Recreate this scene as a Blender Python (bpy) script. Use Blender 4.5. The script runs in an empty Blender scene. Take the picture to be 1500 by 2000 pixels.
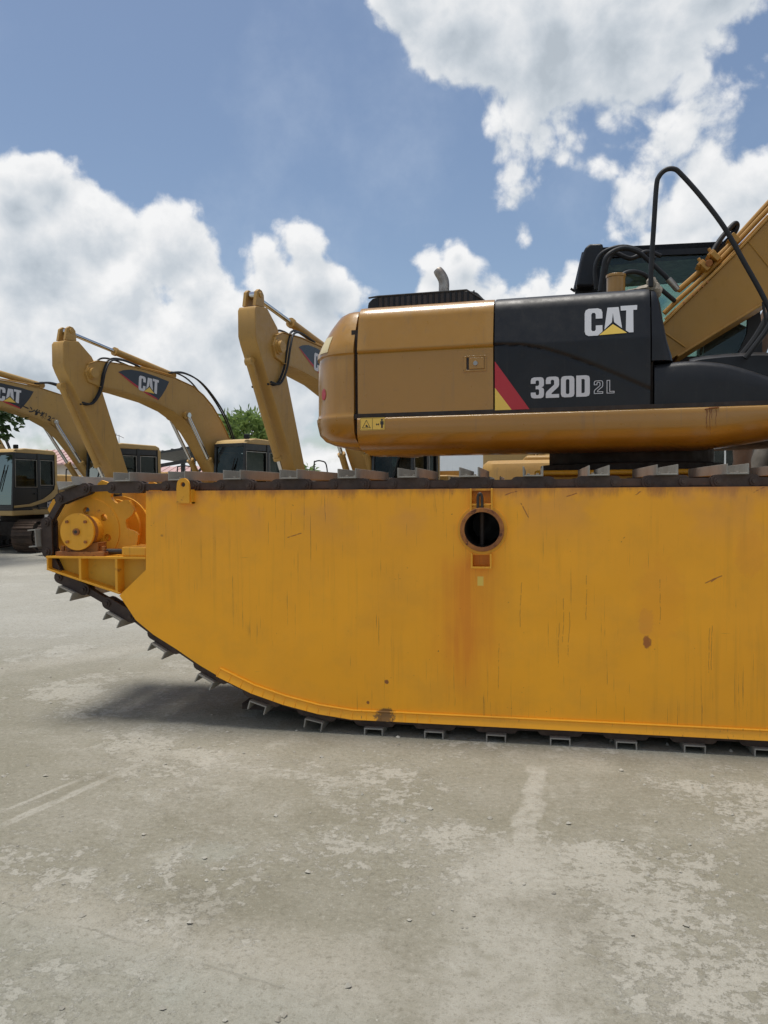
import bpy, bmesh, math, random
from mathutils import Vector, Matrix
R = math.radians
rnd = random.Random(7)
S = bpy.context.scene
COL = S.collection

# ---------------------------------------------------------------- camera
CAM_H = 1.672; YAW = 11.0; PITCH = 1.53; ROLL = 0.4; FPX = 1500.0
def _lin(a, A, b, B): return A*a + B*b
_R0 = Vector((math.cos(R(YAW)), math.sin(R(YAW)), 0)); _F0 = Vector((-math.sin(R(YAW)), math.cos(R(YAW)), 0)); _Z = Vector((0, 0, 1))
_F = _lin(math.cos(R(PITCH)), _F0, -math.sin(R(PITCH)), _Z); _U0 = _lin(math.cos(R(PITCH)), _Z, math.sin(R(PITCH)), _F0)
_Rt = _lin(math.cos(R(ROLL)), _R0, -math.sin(R(ROLL)), _U0); _U = _lin(math.cos(R(ROLL)), _U0, math.sin(R(ROLL)), _R0)
cam_d = bpy.data.cameras.new('camera'); cam = bpy.data.objects.new('camera', cam_d); COL.objects.link(cam)
m3 = Matrix((_Rt, _U, -_F)).transposed()
cam.matrix_world = Matrix.Translation((0, 0, CAM_H)) @ m3.to_4x4()
cam_d.sensor_fit = 'VERTICAL'; cam_d.sensor_height = 36; cam_d.sensor_width = 27; cam_d.lens = 36*FPX/2000
cam_d.clip_end = 5000; cam_d.clip_start = 0.05
S.camera = cam
def ray(px, py): return _F + _Rt*((px-750)/FPX) + _U*((1000-py)/FPX)      # real direction seen at a photo pixel (used to survey the place)
def atY(px, py, Y):
    d = ray(px, py); t = Y/d.y; return Vector((d.x*t, Y, CAM_H+d.z*t))
def atG(px, py, z=0.0):
    d = ray(px, py); t = (z-CAM_H)/d.z; return Vector((d.x*t, d.y*t, z))
def far(lat, dep): return _R0*lat + _F0*dep                               # lateral / depth from the camera, on the ground

# ---------------------------------------------------------------- nodes
class NT:
    def __init__(s, nt): s.nt = nt; s.L = nt.links
    def n(s, t, ins=None, **kw):
        nd = s.nt.nodes.new(t)
        for k, v in kw.items(): setattr(nd, k, v)
        for k, v in (ins or {}).items():
            sock = nd.inputs[k]
            if isinstance(v, bpy.types.NodeSocket): s.L.new(v, sock)
            else: sock.default_value = v
        return nd
    def m(s, op, a, b=0.0, c=0.0, clamp=False):
        return s.n('ShaderNodeMath', {0: a, 1: b, 2: c}, operation=op, use_clamp=clamp).outputs[0]
    def vm(s, op, a, b=(0, 0, 0)):
        nd = s.n('ShaderNodeVectorMath', {0: a, 1: b}, operation=op)
        return nd.outputs['Value'] if op in ('DISTANCE', 'LENGTH', 'DOT_PRODUCT') else nd.outputs[0]
    def scale(s, v, f): return s.vm('MULTIPLY', v, f if isinstance(f, tuple) else (f, f, f))
    def noise(s, v, scale, det=5, rough=.55, out='Fac', dist=0.0):
        return s.n('ShaderNodeTexNoise', {'Vector': v, 'Scale': scale, 'Detail': det, 'Roughness': rough, 'Distortion': dist}).outputs[out]
    def ss(s, v, a, b, lo=0.0, hi=1.0):
        return s.n('ShaderNodeMapRange', {'Value': v, 'From Min': a, 'From Max': b, 'To Min': lo, 'To Max': hi}, interpolation_type='SMOOTHSTEP').outputs[0]
    def mix(s, f, a, b):
        nd = s.nt.nodes.new('ShaderNodeMix'); nd.data_type = 'RGBA'
        for i, v in ((0, f), (6, a), (7, b)):
            if isinstance(v, bpy.types.NodeSocket): s.L.new(v, nd.inputs[i])
            else: nd.inputs[i].default_value = v if i == 0 else (tuple(v)+(1,) if len(v) == 3 else v)
        return nd.outputs[2]
    def mixf(s, f, a, b):
        return s.m('ADD', s.m('MULTIPLY', s.m('SUBTRACT', b, a), f), a)

# ---------------------------------------------------------------- world
SUN_EL, SUN_AZ = 82.0, -72.0      # azimuth measured from +Y (behind the machine) towards +X
W = bpy.data.worlds.new('World'); S.world = W; W.use_nodes = True
wt = NT(W.node_tree); W.node_tree.nodes.clear()
def cloud_group():
    g = bpy.data.node_groups.new('cloud_density', 'ShaderNodeTree')
    g.interface.new_socket('Vector', in_out='INPUT', socket_type='NodeSocketVector')
    g.interface.new_socket('Density', in_out='OUTPUT', socket_type='NodeSocketFloat')
    t = NT(g); gi = t.n('NodeGroupInput').outputs[0]; go = t.n('NodeGroupOutput')
    v = t.vm('NORMALIZE', gi)
    w1 = t.n('ShaderNodeTexNoise', {'Vector': v, 'Scale': 5.0, 'Detail': 3.0}).outputs['Color']
    vw = t.vm('ADD', v, t.scale(t.vm('SUBTRACT', w1, (.5, .5, .5)), 0.07))
    blobs = [(790,-10,95),(860,60,110),(930,60,120),(965,100,90),(1080,50,180),(1090,130,110),(1220,50,190),(1240,140,130),(1340,60,120),(1390,-20,120),
             (1330,300,190,.35),(1200,330,120,.22),(1480,360,110,.7),(1440,440,100,.6),(1350,440,110,.4),(1060,360,60,.3),(1290,500,70,.7),
             (90,350,85),(20,370,100),(60,480,170),(180,450,110),(200,560,150),(310,490,100),(360,560,90),(100,700,250),(300,700,190),(430,620,110),
             (585,490,70),(520,550,90),(630,560,80),(690,580,55),(600,680,130),(480,780,190),
             (845,510,50),(905,505,58),(875,560,75),(740,760,150),(1120,520,55),(1140,570,90),(1015,455,42,.8),(975,400,30,.5),(1060,560,90,.6),(1240,530,70),(1330,500,80),(960,620,120,.6),(1400,600,120),(1180,640,120)]
    dens = None
    for px, py, r, *w4 in blobs:
        d = ray(px, py).normalized()
        b = t.m('MULTIPLY_ADD', t.vm('DISTANCE', vw, tuple(d)), -1500.0/r/1.0, 1.0)
        b = t.m('MULTIPLY', b, min(1.0, r/90.0)**.5*(w4[0] if w4 else 1.0))
        dens = b if dens is None else t.n('ShaderNodeMath', {0: dens, 1: b, 2: 0.25}, operation='SMOOTH_MAX').outputs[0]
    sep = t.n('ShaderNodeSeparateXYZ', {0: v})
    low = t.ss(sep.outputs[2], 0.19, 0.02, -1.0, 0.5)
    dens = t.m('MAXIMUM', dens, low)
    back = t.m('MULTIPLY_ADD', t.ss(t.noise(v, 2.2, 3), .38, .62), 1.3, -0.75)
    back = t.m('ADD', back, t.ss(sep.outputs[1], 0.3, 0.75, 0.0, -2.0))
    dens = t.m('MAXIMUM', t.m('MAXIMUM', dens, -1.0), back)
    f1 = t.noise(vw, 7.0, 9, .58); f2 = t.noise(vw, 24.0, 8, .6)
    d = t.m('ADD', t.m('MULTIPLY', dens, 0.80), t.m('MULTIPLY', t.m('SUBTRACT', f1, .5), 1.15))
    d = t.m('ADD', d, t.m('MULTIPLY', t.m('SUBTRACT', f2, .5), 0.42))
    vo = t.n('ShaderNodeTexVoronoi', {'Vector': vw, 'Scale': 11.0, 'Detail': 2.0, 'Roughness': .55, 'Lacunarity': 2.3}, feature='F1').outputs['Distance']
    d = t.m('ADD', d, t.m('MULTIPLY', t.m('SUBTRACT', .62, vo), 0.36))
    t.L.new(d, go.inputs[0]); return g
CG = cloud_group()
dirv = wt.n('ShaderNodeTexCoord').outputs['Generated']
sky = wt.n('ShaderNodeTexSky', sky_type='NISHITA', sun_disc=False, sun_elevation=R(SUN_EL), sun_rotation=R(SUN_AZ), air_density=1.0, dust_density=1.2, ozone_density=1.6)
def cg(v):
    nd = wt.n('ShaderNodeGroup', {}); nd.node_tree = CG; wt.L.new(v, nd.inputs[0]); return nd.outputs[0]
d0 = cg(dirv); d1 = cg(wt.vm('ADD', dirv, (-0.008, 0, 0.024)))
alpha = wt.ss(d0, 0.0, 0.20)
lit = wt.m('MULTIPLY_ADD', wt.m('SUBTRACT', d0, d1), 1.7, 0.42, clamp=True)
thick = wt.ss(d0, 0.15, 0.75)
base = wt.mixf(wt.m('MULTIPLY', thick, wt.ss(wt.noise(dirv, 5.0, 6), .30, .58)), 7.9, 5.2)
lum = wt.m('ADD', wt.m('MULTIPLY', base, 0.86), wt.m('MULTIPLY', wt.m('SUBTRACT', lit, .42), 2.6))
lum = wt.m('ADD', lum, wt.m('MULTIPLY', wt.m('SUBTRACT', wt.noise(dirv, 9.0, 7), .5), 1.8))
lum = wt.m('ADD', lum, wt.m('MULTIPLY', wt.m('SUBTRACT', wt.noise(dirv, 26.0, 6, .6), .5), 1.6))
lum = wt.m('MAXIMUM', wt.m('MINIMUM', lum, 7.7), 4.6)
ccol = wt.mix(wt.ss(lum, 4.2, 8.0), (.84, .94, 1.04), (1.0, 1.0, 1.0))
ccol = wt.vm('MULTIPLY', ccol, wt.n('ShaderNodeCombineXYZ', {0: lum, 1: lum, 2: lum}).outputs[0])
skyc = wt.vm('MULTIPLY', sky.outputs[0], (1.02, .99, .95))
veil = wt.m('MULTIPLY', wt.ss(wt.noise(dirv, 3.0, 7, .62), .46, .78), .30)
c1 = wt.mix(veil, skyc, (5.2, 5.9, 6.9))
c2 = wt.mix(wt.m('MULTIPLY', alpha, .97), c1, ccol)
bg = wt.n('ShaderNodeBackground', {'Color': c2, 'Strength': 0.10})
wt.L.new(bg.outputs[0], wt.n('ShaderNodeOutputWorld').inputs[0])

sd = bpy.data.lights.new('sun', 'SUN'); sd.energy = 3.0; sd.angle = R(23); sd.color = (1.0, .955, .88)
sun = bpy.data.objects.new('sun', sd); COL.objects.link(sun)
sv = Vector((math.sin(R(SUN_AZ))*math.cos(R(SUN_EL)), math.cos(R(SUN_AZ))*math.cos(R(SUN_EL)), math.sin(R(SUN_EL))))
sun.rotation_euler = sv.to_track_quat('Z', 'Y').to_euler(); sun.location = (0, 0, 30)
S.view_settings.view_transform = 'Standard'; S.view_settings.look = 'None'; S.view_settings.exposure = 0.28; S.view_settings.gamma = 1.0

# ---------------------------------------------------------------- materials
def newmat(name):
    m = bpy.data.materials.new(name); m.use_nodes = True; m.node_tree.nodes.clear(); t = NT(m.node_tree)
    p = t.n('ShaderNodeBsdfPrincipled'); o = t.n('ShaderNodeOutputMaterial'); t.L.new(p.outputs[0], o.inputs[0])
    return m, t, p
def put(t, p, **kw):
    for k, v in kw.items():
        k = {'color': 'Base Color', 'rough': 'Roughness', 'metal': 'Metallic', 'normal': 'Normal', 'coat': 'Coat Weight', 'coatr': 'Coat Roughness', 'spec': 'Specular IOR Level'}[k]
        if isinstance(v, bpy.types.NodeSocket): t.L.new(v, p.inputs[k])
        else: p.inputs[k].default_value = (tuple(v)+(1,)) if isinstance(v, tuple) and len(v) == 3 else v
def bump(t, h, strength=.3, dist=.01):
    return t.n('ShaderNodeBump', {'Height': h, 'Strength': strength, 'Distance': dist}).outputs[0]
def mul(c, k): return tuple(x*k for x in c)
def surf(name, col, rough=.5, metal=0.0, dirt=.25, dcol=None, streak=.2, grime=(.10, .085, .06), bumpk=.15, sc=1.0, rust=0.0, coat=0.0, wavy=0.0, rustcol=(.16, .05, .012)):
    m, t, p = newmat(name)
    v = t.n('ShaderNodeTexCoord').outputs['Object']
    dcol = dcol or mul(col, .72)
    n1 = t.noise(v, 1.7*sc, 6, .6); n2 = t.noise(v, 14*sc, 6, .65)
    c = t.mix(t.m('MULTIPLY', t.ss(n1, .35, .7), dirt), col, dcol)
    st = t.noise(t.scale(v, (22*sc, 22*sc, 1.1*sc)), 1.0, 5, .6)
    c = t.mix(t.m('MULTIPLY', t.ss(st, .56, .78), streak), c, grime)
    c = t.mix(t.m('MULTIPLY', t.ss(n2, .58, .8), dirt*.6), c, grime)
    if rust:
        n3 = t.noise(v, 6*sc, 8, .7)
        c = t.mix(t.ss(n3, .72-rust*.3, .80-rust*.3), c, rustcol)
    rr = t.mixf(t.ss(n2, .3, .75), rough*.85, min(1, rough*1.3))
    h = t.m('ADD', t.m('MULTIPLY', t.noise(v, 60*sc, 4), .25), t.m('MULTIPLY', n2, .3))
    if wavy: h = t.m('ADD', h, t.m('MULTIPLY', t.noise(v, 2.0, 2), wavy))
    put(t, p, color=c, rough=rr, metal=metal, normal=bump(t, h, bumpk, .01))
    if coat: put(t, p, coat=coat, coatr=.12)
    return m
M = {}
M['ytan'] = surf('golden_body_paint', (.352, .172, .017), .32, dirt=.4, streak=.30, bumpk=.05, coat=.5, wavy=1.2, dcol=(.275, .132, .013), rust=.02)
M['boomy'] = surf('boom_paint', (.395, .195, .023), .45, dirt=.45, streak=.35, bumpk=.10, grime=(.16, .09, .02), rust=.03)
M['black'] = surf('black_panel_paint', (.010, .011, .014), .40, dirt=.5, dcol=(.024, .025, .026), streak=.22, grime=(.05, .046, .04), bumpk=.07, wavy=.8)
M['rubber'] = surf('black_rubber', (.014, .015, .017), .55, dirt=.4, dcol=(.03, .03, .03), streak=0)
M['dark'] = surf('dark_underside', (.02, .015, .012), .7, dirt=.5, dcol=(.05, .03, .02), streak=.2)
M['chain'] = surf('greasy_track_steel', (.045, .030, .025), .55, metal=.35, dirt=.7, dcol=(.09, .06, .045), streak=0, bumpk=.5, sc=3, rust=.35, rustcol=(.09, .045, .03))
M['shoe'] = surf('grey_channel_steel', (.30, .285, .25), .6, metal=.15, dirt=.6, dcol=(.20, .18, .15), streak=.2, grime=(.12, .09, .06), bumpk=.25, sc=2, rust=.1)
M['ped'] = surf('weathered_yellow', (.78, .36, .018), .5, dirt=.4, streak=.3, grime=(.25, .12, .04), rust=.35, rustcol=(.30, .10, .02), sc=1.6)
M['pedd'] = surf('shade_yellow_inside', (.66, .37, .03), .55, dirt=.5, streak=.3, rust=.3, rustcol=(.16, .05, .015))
M['rust'] = surf('rusted_yellow', (.40, .15, .03), .7, dirt=.7, dcol=(.17, .055, .02), streak=.3, rust=.6, rustcol=(.10, .03, .012), bumpk=.4, sc=3)
M['steel'] = surf('worn_steel', (.35, .33, .30), .35, metal=.8, dirt=.4, streak=.1)
M['exh'] = surf('exhaust_steel', (.42, .39, .35), .42, metal=.75, dirt=.7, dcol=(.15, .11, .08), streak=.4, sc=5, rust=.25, bumpk=.4)
M['chrome'] = surf('chrome_rod', (.6, .6, .6), .12, metal=1.0, dirt=.05, streak=0, bumpk=0)
M['letter'] = surf('silver_lettering', (.60, .60, .62), .45, dirt=.1, streak=.1, bumpk=0)
M['white'] = surf('white_paint', (.74, .74, .71), .6, dirt=.2, streak=.15)
M['beige'] = surf('faded_label', (.62, .52, .30), .5, dirt=.3, streak=.1, bumpk=0)
M['red'] = surf('red_tape', (.42, .02, .03), .4, dirt=.1, streak=0, bumpk=0)
M['lemon'] = surf('pale_yellow_decal', (.78, .53, .09), .4, dirt=.15, streak=0, bumpk=0)
M['ink'] = surf('decal_ink', (.02, .02, .02), .5, dirt=0, streak=0, bumpk=0)
M['navy'] = surf('dark_decal', (.02, .025, .035), .35, dirt=.2, streak=.05, bumpk=0)
M['rag'] = surf('dusty_rag', (.34, .30, .24), .95, dirt=.8, dcol=(.16, .13, .10), streak=0, bumpk=.8, sc=5)
M['bgy'] = surf('faded_yellow', (.42, .245, .062), .5, dirt=.55, dcol=(.35, .19, .045), streak=.40, bumpk=.08, rust=.06)
M['bgy3'] = surf('browned_yellow', (.40, .23, .054), .46, dirt=.5, dcol=(.31, .175, .05), streak=.35, bumpk=.08, rust=.12)
M['bgy2'] = surf('pale_faded_yellow', (.50, .34, .13), .5, dirt=.4, dcol=(.40, .26, .10), streak=.2, rust=.08)
M['bgyw'] = surf('worn_faded_yellow', (.41, .25, .07), .55, dirt=.6, dcol=(.34, .22, .09), streak=.4, rust=.3, rustcol=(.10, .06, .03))
M['bgblk'] = surf('cab_black', (.015, .017, .018), .35, dirt=.3, dcol=(.03, .03, .03), streak=.1)
M['track'] = surf('rusty_track', (.065, .045, .035), .6, metal=.3, dirt=.8, dcol=(.13, .085, .06), streak=0, rust=.3, bumpk=.5, sc=2)
M['bark'] = surf('grey_bark', (.17, .15, .125), .9, dirt=.8, dcol=(.08, .07, .055), streak=.7, grime=(.05, .045, .04), bumpk=.9, sc=1.5)
M['bark2'] = surf('brown_bark', (.13, .075, .045), .9, dirt=.8, dcol=(.06, .035, .02), streak=.5, bumpk=.9, sc=2)
M['wall'] = surf('plaster_wall', (.62, .58, .52), .9, dirt=.5, dcol=(.42, .38, .33), streak=.4, sc=.5)
M['wall2'] = surf('grey_block_wall', (.33, .31, .28), .9, dirt=.6, streak=.5, sc=.5)
M['roofp'] = surf('pink_roof_sheet', (.52, .33, .30), .6, dirt=.4, streak=.2, sc=.5)
M['roofd'] = surf('dark_roof_sheet', (.06, .065, .065), .6, dirt=.4, streak=.1)
M['sheet'] = surf('white_sheet_metal', (.80, .82, .82), .5, dirt=.2, streak=.2, sc=.3)
M['bluegrey'] = surf('dusty_blue_grey', (.13, .17, .21), .45, dirt=.4, streak=.4)
M['soil_shade'] = surf('grease_and_bore_shade', (.03, .022, .018), .5, dirt=.5)  # grease black, also the painted shade inside the hatch bore

for nm_ in ('black', 'rubber'): [n for n in M[nm_].node_tree.nodes if n.type == 'BSDF_PRINCIPLED'][0].inputs['Specular IOR Level'].default_value = .3
def glass(name, tint=(.66, .76, .72), refl=.02, gcol=(.8, .85, .85, 1)):
    m = bpy.data.materials.new(name); m.use_nodes = True; m.node_tree.nodes.clear(); t = NT(m.node_tree)
    v = t.n('ShaderNodeTexCoord').outputs['Object']
    tr = t.n('ShaderNodeBsdfTransparent', {'Color': tint+(1,)}); gl = t.n('ShaderNodeBsdfGlossy', {'Roughness': .03, 'Color': gcol})
    df = t.n('ShaderNodeBsdfDiffuse', {'Color': (.35, .34, .30, 1)})
    fr = t.m('MULTIPLY', t.n('ShaderNodeFresnel', {'IOR': 1.45}).outputs[0], .6)
    a = t.n('ShaderNodeMixShader', {0: t.m('ADD', t.m('MULTIPLY', fr, 1.0), refl*.4), 1: tr.outputs[0], 2: gl.outputs[0]})
    b = t.n('ShaderNodeMixShader', {0: t.m('MULTIPLY', t.ss(t.noise(v, 3, 5), .3, .8), .07), 1: a.outputs[0], 2: df.outputs[0]})
    t.L.new(b.outputs[0], t.n('ShaderNodeOutputMaterial').inputs[0]); return m
M['glass'] = glass('tinted_glass')
M['glassd'] = glass('dark_tinted_glass', (.27, .32, .30), .08, (.36, .40, .38, 1))
def leafmat(name, a, b):
    m, t, p = newmat(name)
    oi = t.n('ShaderNodeNewGeometry').outputs['Random Per Island']
    put(t, p, color=t.mix(oi, a, b), rough=.45)
    p.inputs['Transmission Weight'].default_value = 0.0
    tl = t.n('ShaderNodeBsdfTranslucent', {'Color': tuple(mul(b, 1.3))+(1,)})
    mx = t.n('ShaderNodeMixShader', {0: .25, 1: p.outputs[0], 2: tl.outputs[0]})
    t.L.new(mx.outputs[0], [n for n in t.nt.nodes if n.type == 'OUTPUT_MATERIAL'][0].inputs[0]); return m
M['leaf'] = leafmat('mango_leaves', (.07, .13, .03), (.26, .36, .11))
M['leafd'] = leafmat('broad_dark_leaves', (.015, .045, .012), (.05, .10, .025))

# ---------------------------------------------------------------- mesh helpers
class MB:
    def __init__(s, xf=None): s.v = []; s.f = []; s.xf = xf or Matrix()
    def add(s, vs, fs):
        k = len(s.v); s.v += [Vector(v) for v in vs]; s.f += [tuple(k+i for i in f) for f in fs]; return s
    def box(s, a, b, rot=None, piv=None):
        (x0, y0, z0), (x1, y1, z1) = a, b
        vs = [Vector(p) for p in ((x0,y0,z0),(x1,y0,z0),(x1,y1,z0),(x0,y1,z0),(x0,y0,z1),(x1,y0,z1),(x1,y1,z1),(x0,y1,z1))]
        if rot is not None:
            c = Vector(piv) if piv else sum(vs, Vector())/8; vs = [c + rot @ (v-c) for v in vs]
        return s.add(vs, [(0,3,2,1),(4,5,6,7),(0,1,5,4),(1,2,6,5),(2,3,7,6),(3,0,4,7)])
    def prism(s, poly, y0, y1, ax='y'):
        n = len(poly)
        A = sum(poly[i][0]*poly[(i+1)%n][1]-poly[(i+1)%n][0]*poly[i][1] for i in range(n))
        if A < 0: poly = poly[::-1]
        if ax == 'y': P = lambda p, y: (p[0], y, p[1])
        elif ax == 'x': P = lambda p, y: (y, p[0], p[1])
        else: P = lambda p, y: (p[0], p[1], y)
        vs = [P(p, y0) for p in poly]+[P(p, y1) for p in poly]
        fs = [tuple(range(n)), tuple(range(2*n-1, n-1, -1))]+[(i, n+i, n+(i+1)%n, (i+1)%n) for i in range(n)]
        if ax != 'y': fs = [f[::-1] for f in fs]
        if ax == 'z': pass
        return s.add(vs, fs)
    def tube(s, pts, r, seg=10, caps=True, r2=None):
        pts = [Vector(p) for p in pts]; n = len(pts); rings = []
        up = Vector((0, 0, 1)); prev = None
        for i, p in enumerate(pts):
            t = (pts[min(i+1, n-1)]-pts[max(i-1, 0)]).normalized()
            if prev is None:
                a = t.cross(up); a = a if a.length > .1 else t.cross(Vector((1, 0, 0))); a.normalize()
            else: a = (prev - t*prev.dot(t)).normalized()
            prev = a; b = t.cross(a)
            rr = r[i] if isinstance(r, (list, tuple)) else (r if r2 is None else r+(r2-r)*i/(n-1))
            rings.append([p + (a*math.cos(2*math.pi*k/seg)+b*math.sin(2*math.pi*k/seg))*rr for k in range(seg)])
        return s.loft(rings, caps=caps)
    def loft(s, rings, caps=True, closed=True):
        m = len(rings[0]); vs = [v for r in rings for v in r]; fs = []
        for i in range(len(rings)-1):
            for k in range(m if closed else m-1):
                a = i*m+k; b = i*m+(k+1)%m; fs.append((a, b, b+m, a+m))
        if caps: fs.append(tuple(range(m-1, -1, -1))); fs.append(tuple(range((len(rings)-1)*m, len(rings)*m)))
        return s.add(vs, fs)
    def cyl(s, p0, p1, r, seg=24, r1=None): return s.tube([p0, p1], [r, r if r1 is None else r1], seg)
    def build(s, name, mat, parent=None, bevel=0.0, ang=35, seg=2, smooth=True, fix=True):
        me = bpy.data.meshes.new(name); me.from_pydata([s.xf @ v for v in s.v], [], s.f)
        if fix:
            bm = bmesh.new(); bm.from_mesh(me); bmesh.ops.recalc_face_normals(bm, faces=bm.faces); bm.to_mesh(me); bm.free()
        me.update()
        if smooth:
            for p in me.polygons: p.use_smooth = True
            me.set_sharp_from_angle(angle=R(ang))
        if mat: me.materials.append(M[mat] if isinstance(mat, str) else mat)
        o = bpy.data.objects.new(name, me); COL.objects.link(o); o.parent = parent
        if bevel:
            b = o.modifiers.new('bevel', 'BEVEL'); b.width = bevel; b.segments = seg; b.limit_method = 'ANGLE'; b.angle_limit = R(ang); b.harden_normals = True; b.use_clamp_overlap = True
        return o
def thing(name, label, cat, loc=(0, 0, 0), rz=0.0, group=None):
    o = bpy.data.objects.new(name, None); COL.objects.link(o); o.location = loc; o.rotation_euler = (0, 0, rz); o.empty_display_size = .3
    return tag(o, label, cat, group)
def tag(o, label=None, cat=None, group=None, kind=None):
    for k, v in (('label', label), ('category', cat), ('group', group), ('kind', kind)):
        if v: o[k] = v
    return o
def smooth_path(pts, n=6):
    pts = [Vector(p) for p in pts]; out = []
    for i in range(len(pts)-1):
        p0 = pts[max(i-1, 0)]; p1 = pts[i]; p2 = pts[i+1]; p3 = pts[min(i+2, len(pts)-1)]
        for k in range(n):
            t = k/n; out.append(.5*((2*p1)+(p2-p0)*t+(2*p0-5*p1+4*p2-p3)*t*t+(3*p1-p0-3*p2+p3)*t**3))
    out.append(pts[-1]); return out
def fill2d(splines, name='fill'):
    """2-D outlines (holes allowed) -> verts, faces"""
    c = bpy.data.curves.new(name, 'CURVE'); c.dimensions = '2D'; c.fill_mode = 'BOTH'
    for sp in splines:
        q = c.splines.new('POLY'); q.points.add(len(sp)-1); q.use_cyclic_u = True
        for i, (x, y) in enumerate(sp): q.points[i].co = (x, y, 0, 1)
    o = bpy.data.objects.new(name, c); COL.objects.link(o)
    dg = bpy.context.evaluated_depsgraph_get(); me = bpy.data.meshes.new_from_object(o.evaluated_get(dg))
    vs = [v.co.copy() for v in me.vertices]; fs = [tuple(p.vertices) for p in me.polygons]
    bpy.data.objects.remove(o); bpy.data.curves.remove(c); bpy.data.meshes.remove(me); return vs, fs
def circ(cx, cy, r, n=32, a0=0): return [(cx+r*math.cos(a0+2*math.pi*i/n), cy+r*math.sin(a0+2*math.pi*i/n)) for i in range(n)]

# glyph outlines, unit height
G = {}
G['3'] = [[(0,.28),(0,.15),(.04,.04),(.15,0),(.47,0),(.58,.04),(.62,.15),(.62,.4),(.58,.48),(.5,.51),(.58,.55),(.62,.62),(.62,.85),(.58,.96),(.47,1),(.15,1),(.04,.96),(0,.85),(0,.7),(.23,.7),(.23,.8),(.27,.85),(.35,.85),(.39,.8),(.39,.65),(.35,.59),(.23,.59),(.23,.43),(.35,.43),(.39,.38),(.39,.2),(.35,.15),(.27,.15),(.23,.2),(.23,.28)]]
G['2'] = [[(0,0),(.62,0),(.62,.17),(.27,.17),(.27,.22),(.58,.5),(.62,.6),(.62,.85),(.58,.96),(.47,1),(.15,1),(.04,.96),(0,.85),(0,.66),(.23,.66),(.23,.8),(.27,.85),(.35,.85),(.39,.8),(.39,.62),(.04,.3),(0,.2)]]
G['0'] = [[(.15,0),(.47,0),(.58,.04),(.62,.15),(.62,.85),(.58,.96),(.47,1),(.15,1),(.04,.96),(0,.85),(0,.15),(.04,.04)], [(.27,.15),(.23,.2),(.23,.8),(.27,.85),(.35,.85),(.39,.8),(.39,.2),(.35,.15)]]
G['D'] = [[(0,0),(.45,0),(.58,.04),(.62,.15),(.62,.85),(.58,.96),(.45,1),(0,1)], [(.24,.17),(.24,.83),(.35,.83),(.39,.79),(.39,.21),(.35,.17)]]
G['L'] = [[(0,0),(.52,0),(.52,.17),(.23,.17),(.23,1),(0,1)]]
CAT_C = [(0,.16),(.04,.05),(.15,0),(.50,0),(.67,.14),(.67,.37),(.42,.37),(.42,.22),(.38,.17),(.29,.17),(.25,.22),(.25,.78),(.29,.84),(.38,.84),(.42,.78),(.42,.62),(.67,.62),(.67,.84),(.63,.95),(.50,1),(.15,1),(.04,.95),(0,.84)]
CAT_A = [(.74,.20),(.86,1),(1.28,1),(1.40,.22),(1.11,.45),(1.10,.50),(1.065,.80),(1.03,.50),(1.02,.45)]
CAT_T = [(1.35,1.03),(1.97,1.03),(1.96,.86),(1.82,.86),(1.82,.05),(1.66,.05),(1.54,.13),(1.56,.86),(1.36,.86)]
CAT_TRI = [(.54,.01),(1.06,.385),(1.58,.04)]

def decal(name, splines, f, mat, parent, xf=None, th=.0015, cuts=0):
    """flat outlines laid on a surface: f(x, y, lift) -> point"""
    vs, fs = fill2d(splines)
    mb = MB(xf); n = len(vs)
    top = [f(v.x, v.y, th) for v in vs]
    mb.add(top, fs)
    return mb.build(name, mat, parent, smooth=False, fix=False)
def ribbon(pts, w):
    """closed outline -> two splines of a thin outline band"""
    n = len(pts); A = sum(pts[i][0]*pts[(i+1)%n][1]-pts[(i+1)%n][0]*pts[i][1] for i in range(n)); sgn = 1 if A > 0 else -1
    ins = []
    for i in range(n):
        p0, p1, p2 = Vector(pts[i-1]), Vector(pts[i]), Vector(pts[(i+1)%n])
        e1 = (p1-p0).normalized(); e2 = (p2-p1).normalized()
        n1 = Vector((-e1.y, e1.x))*sgn; n2 = Vector((-e2.y, e2.x))*sgn
        b = n1+n2; b = b.normalized() if b.length > .1 else n1
        ins.append(tuple(p1+b*w/max(.5, b.dot(n1))))
    return [list(pts), ins]

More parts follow.
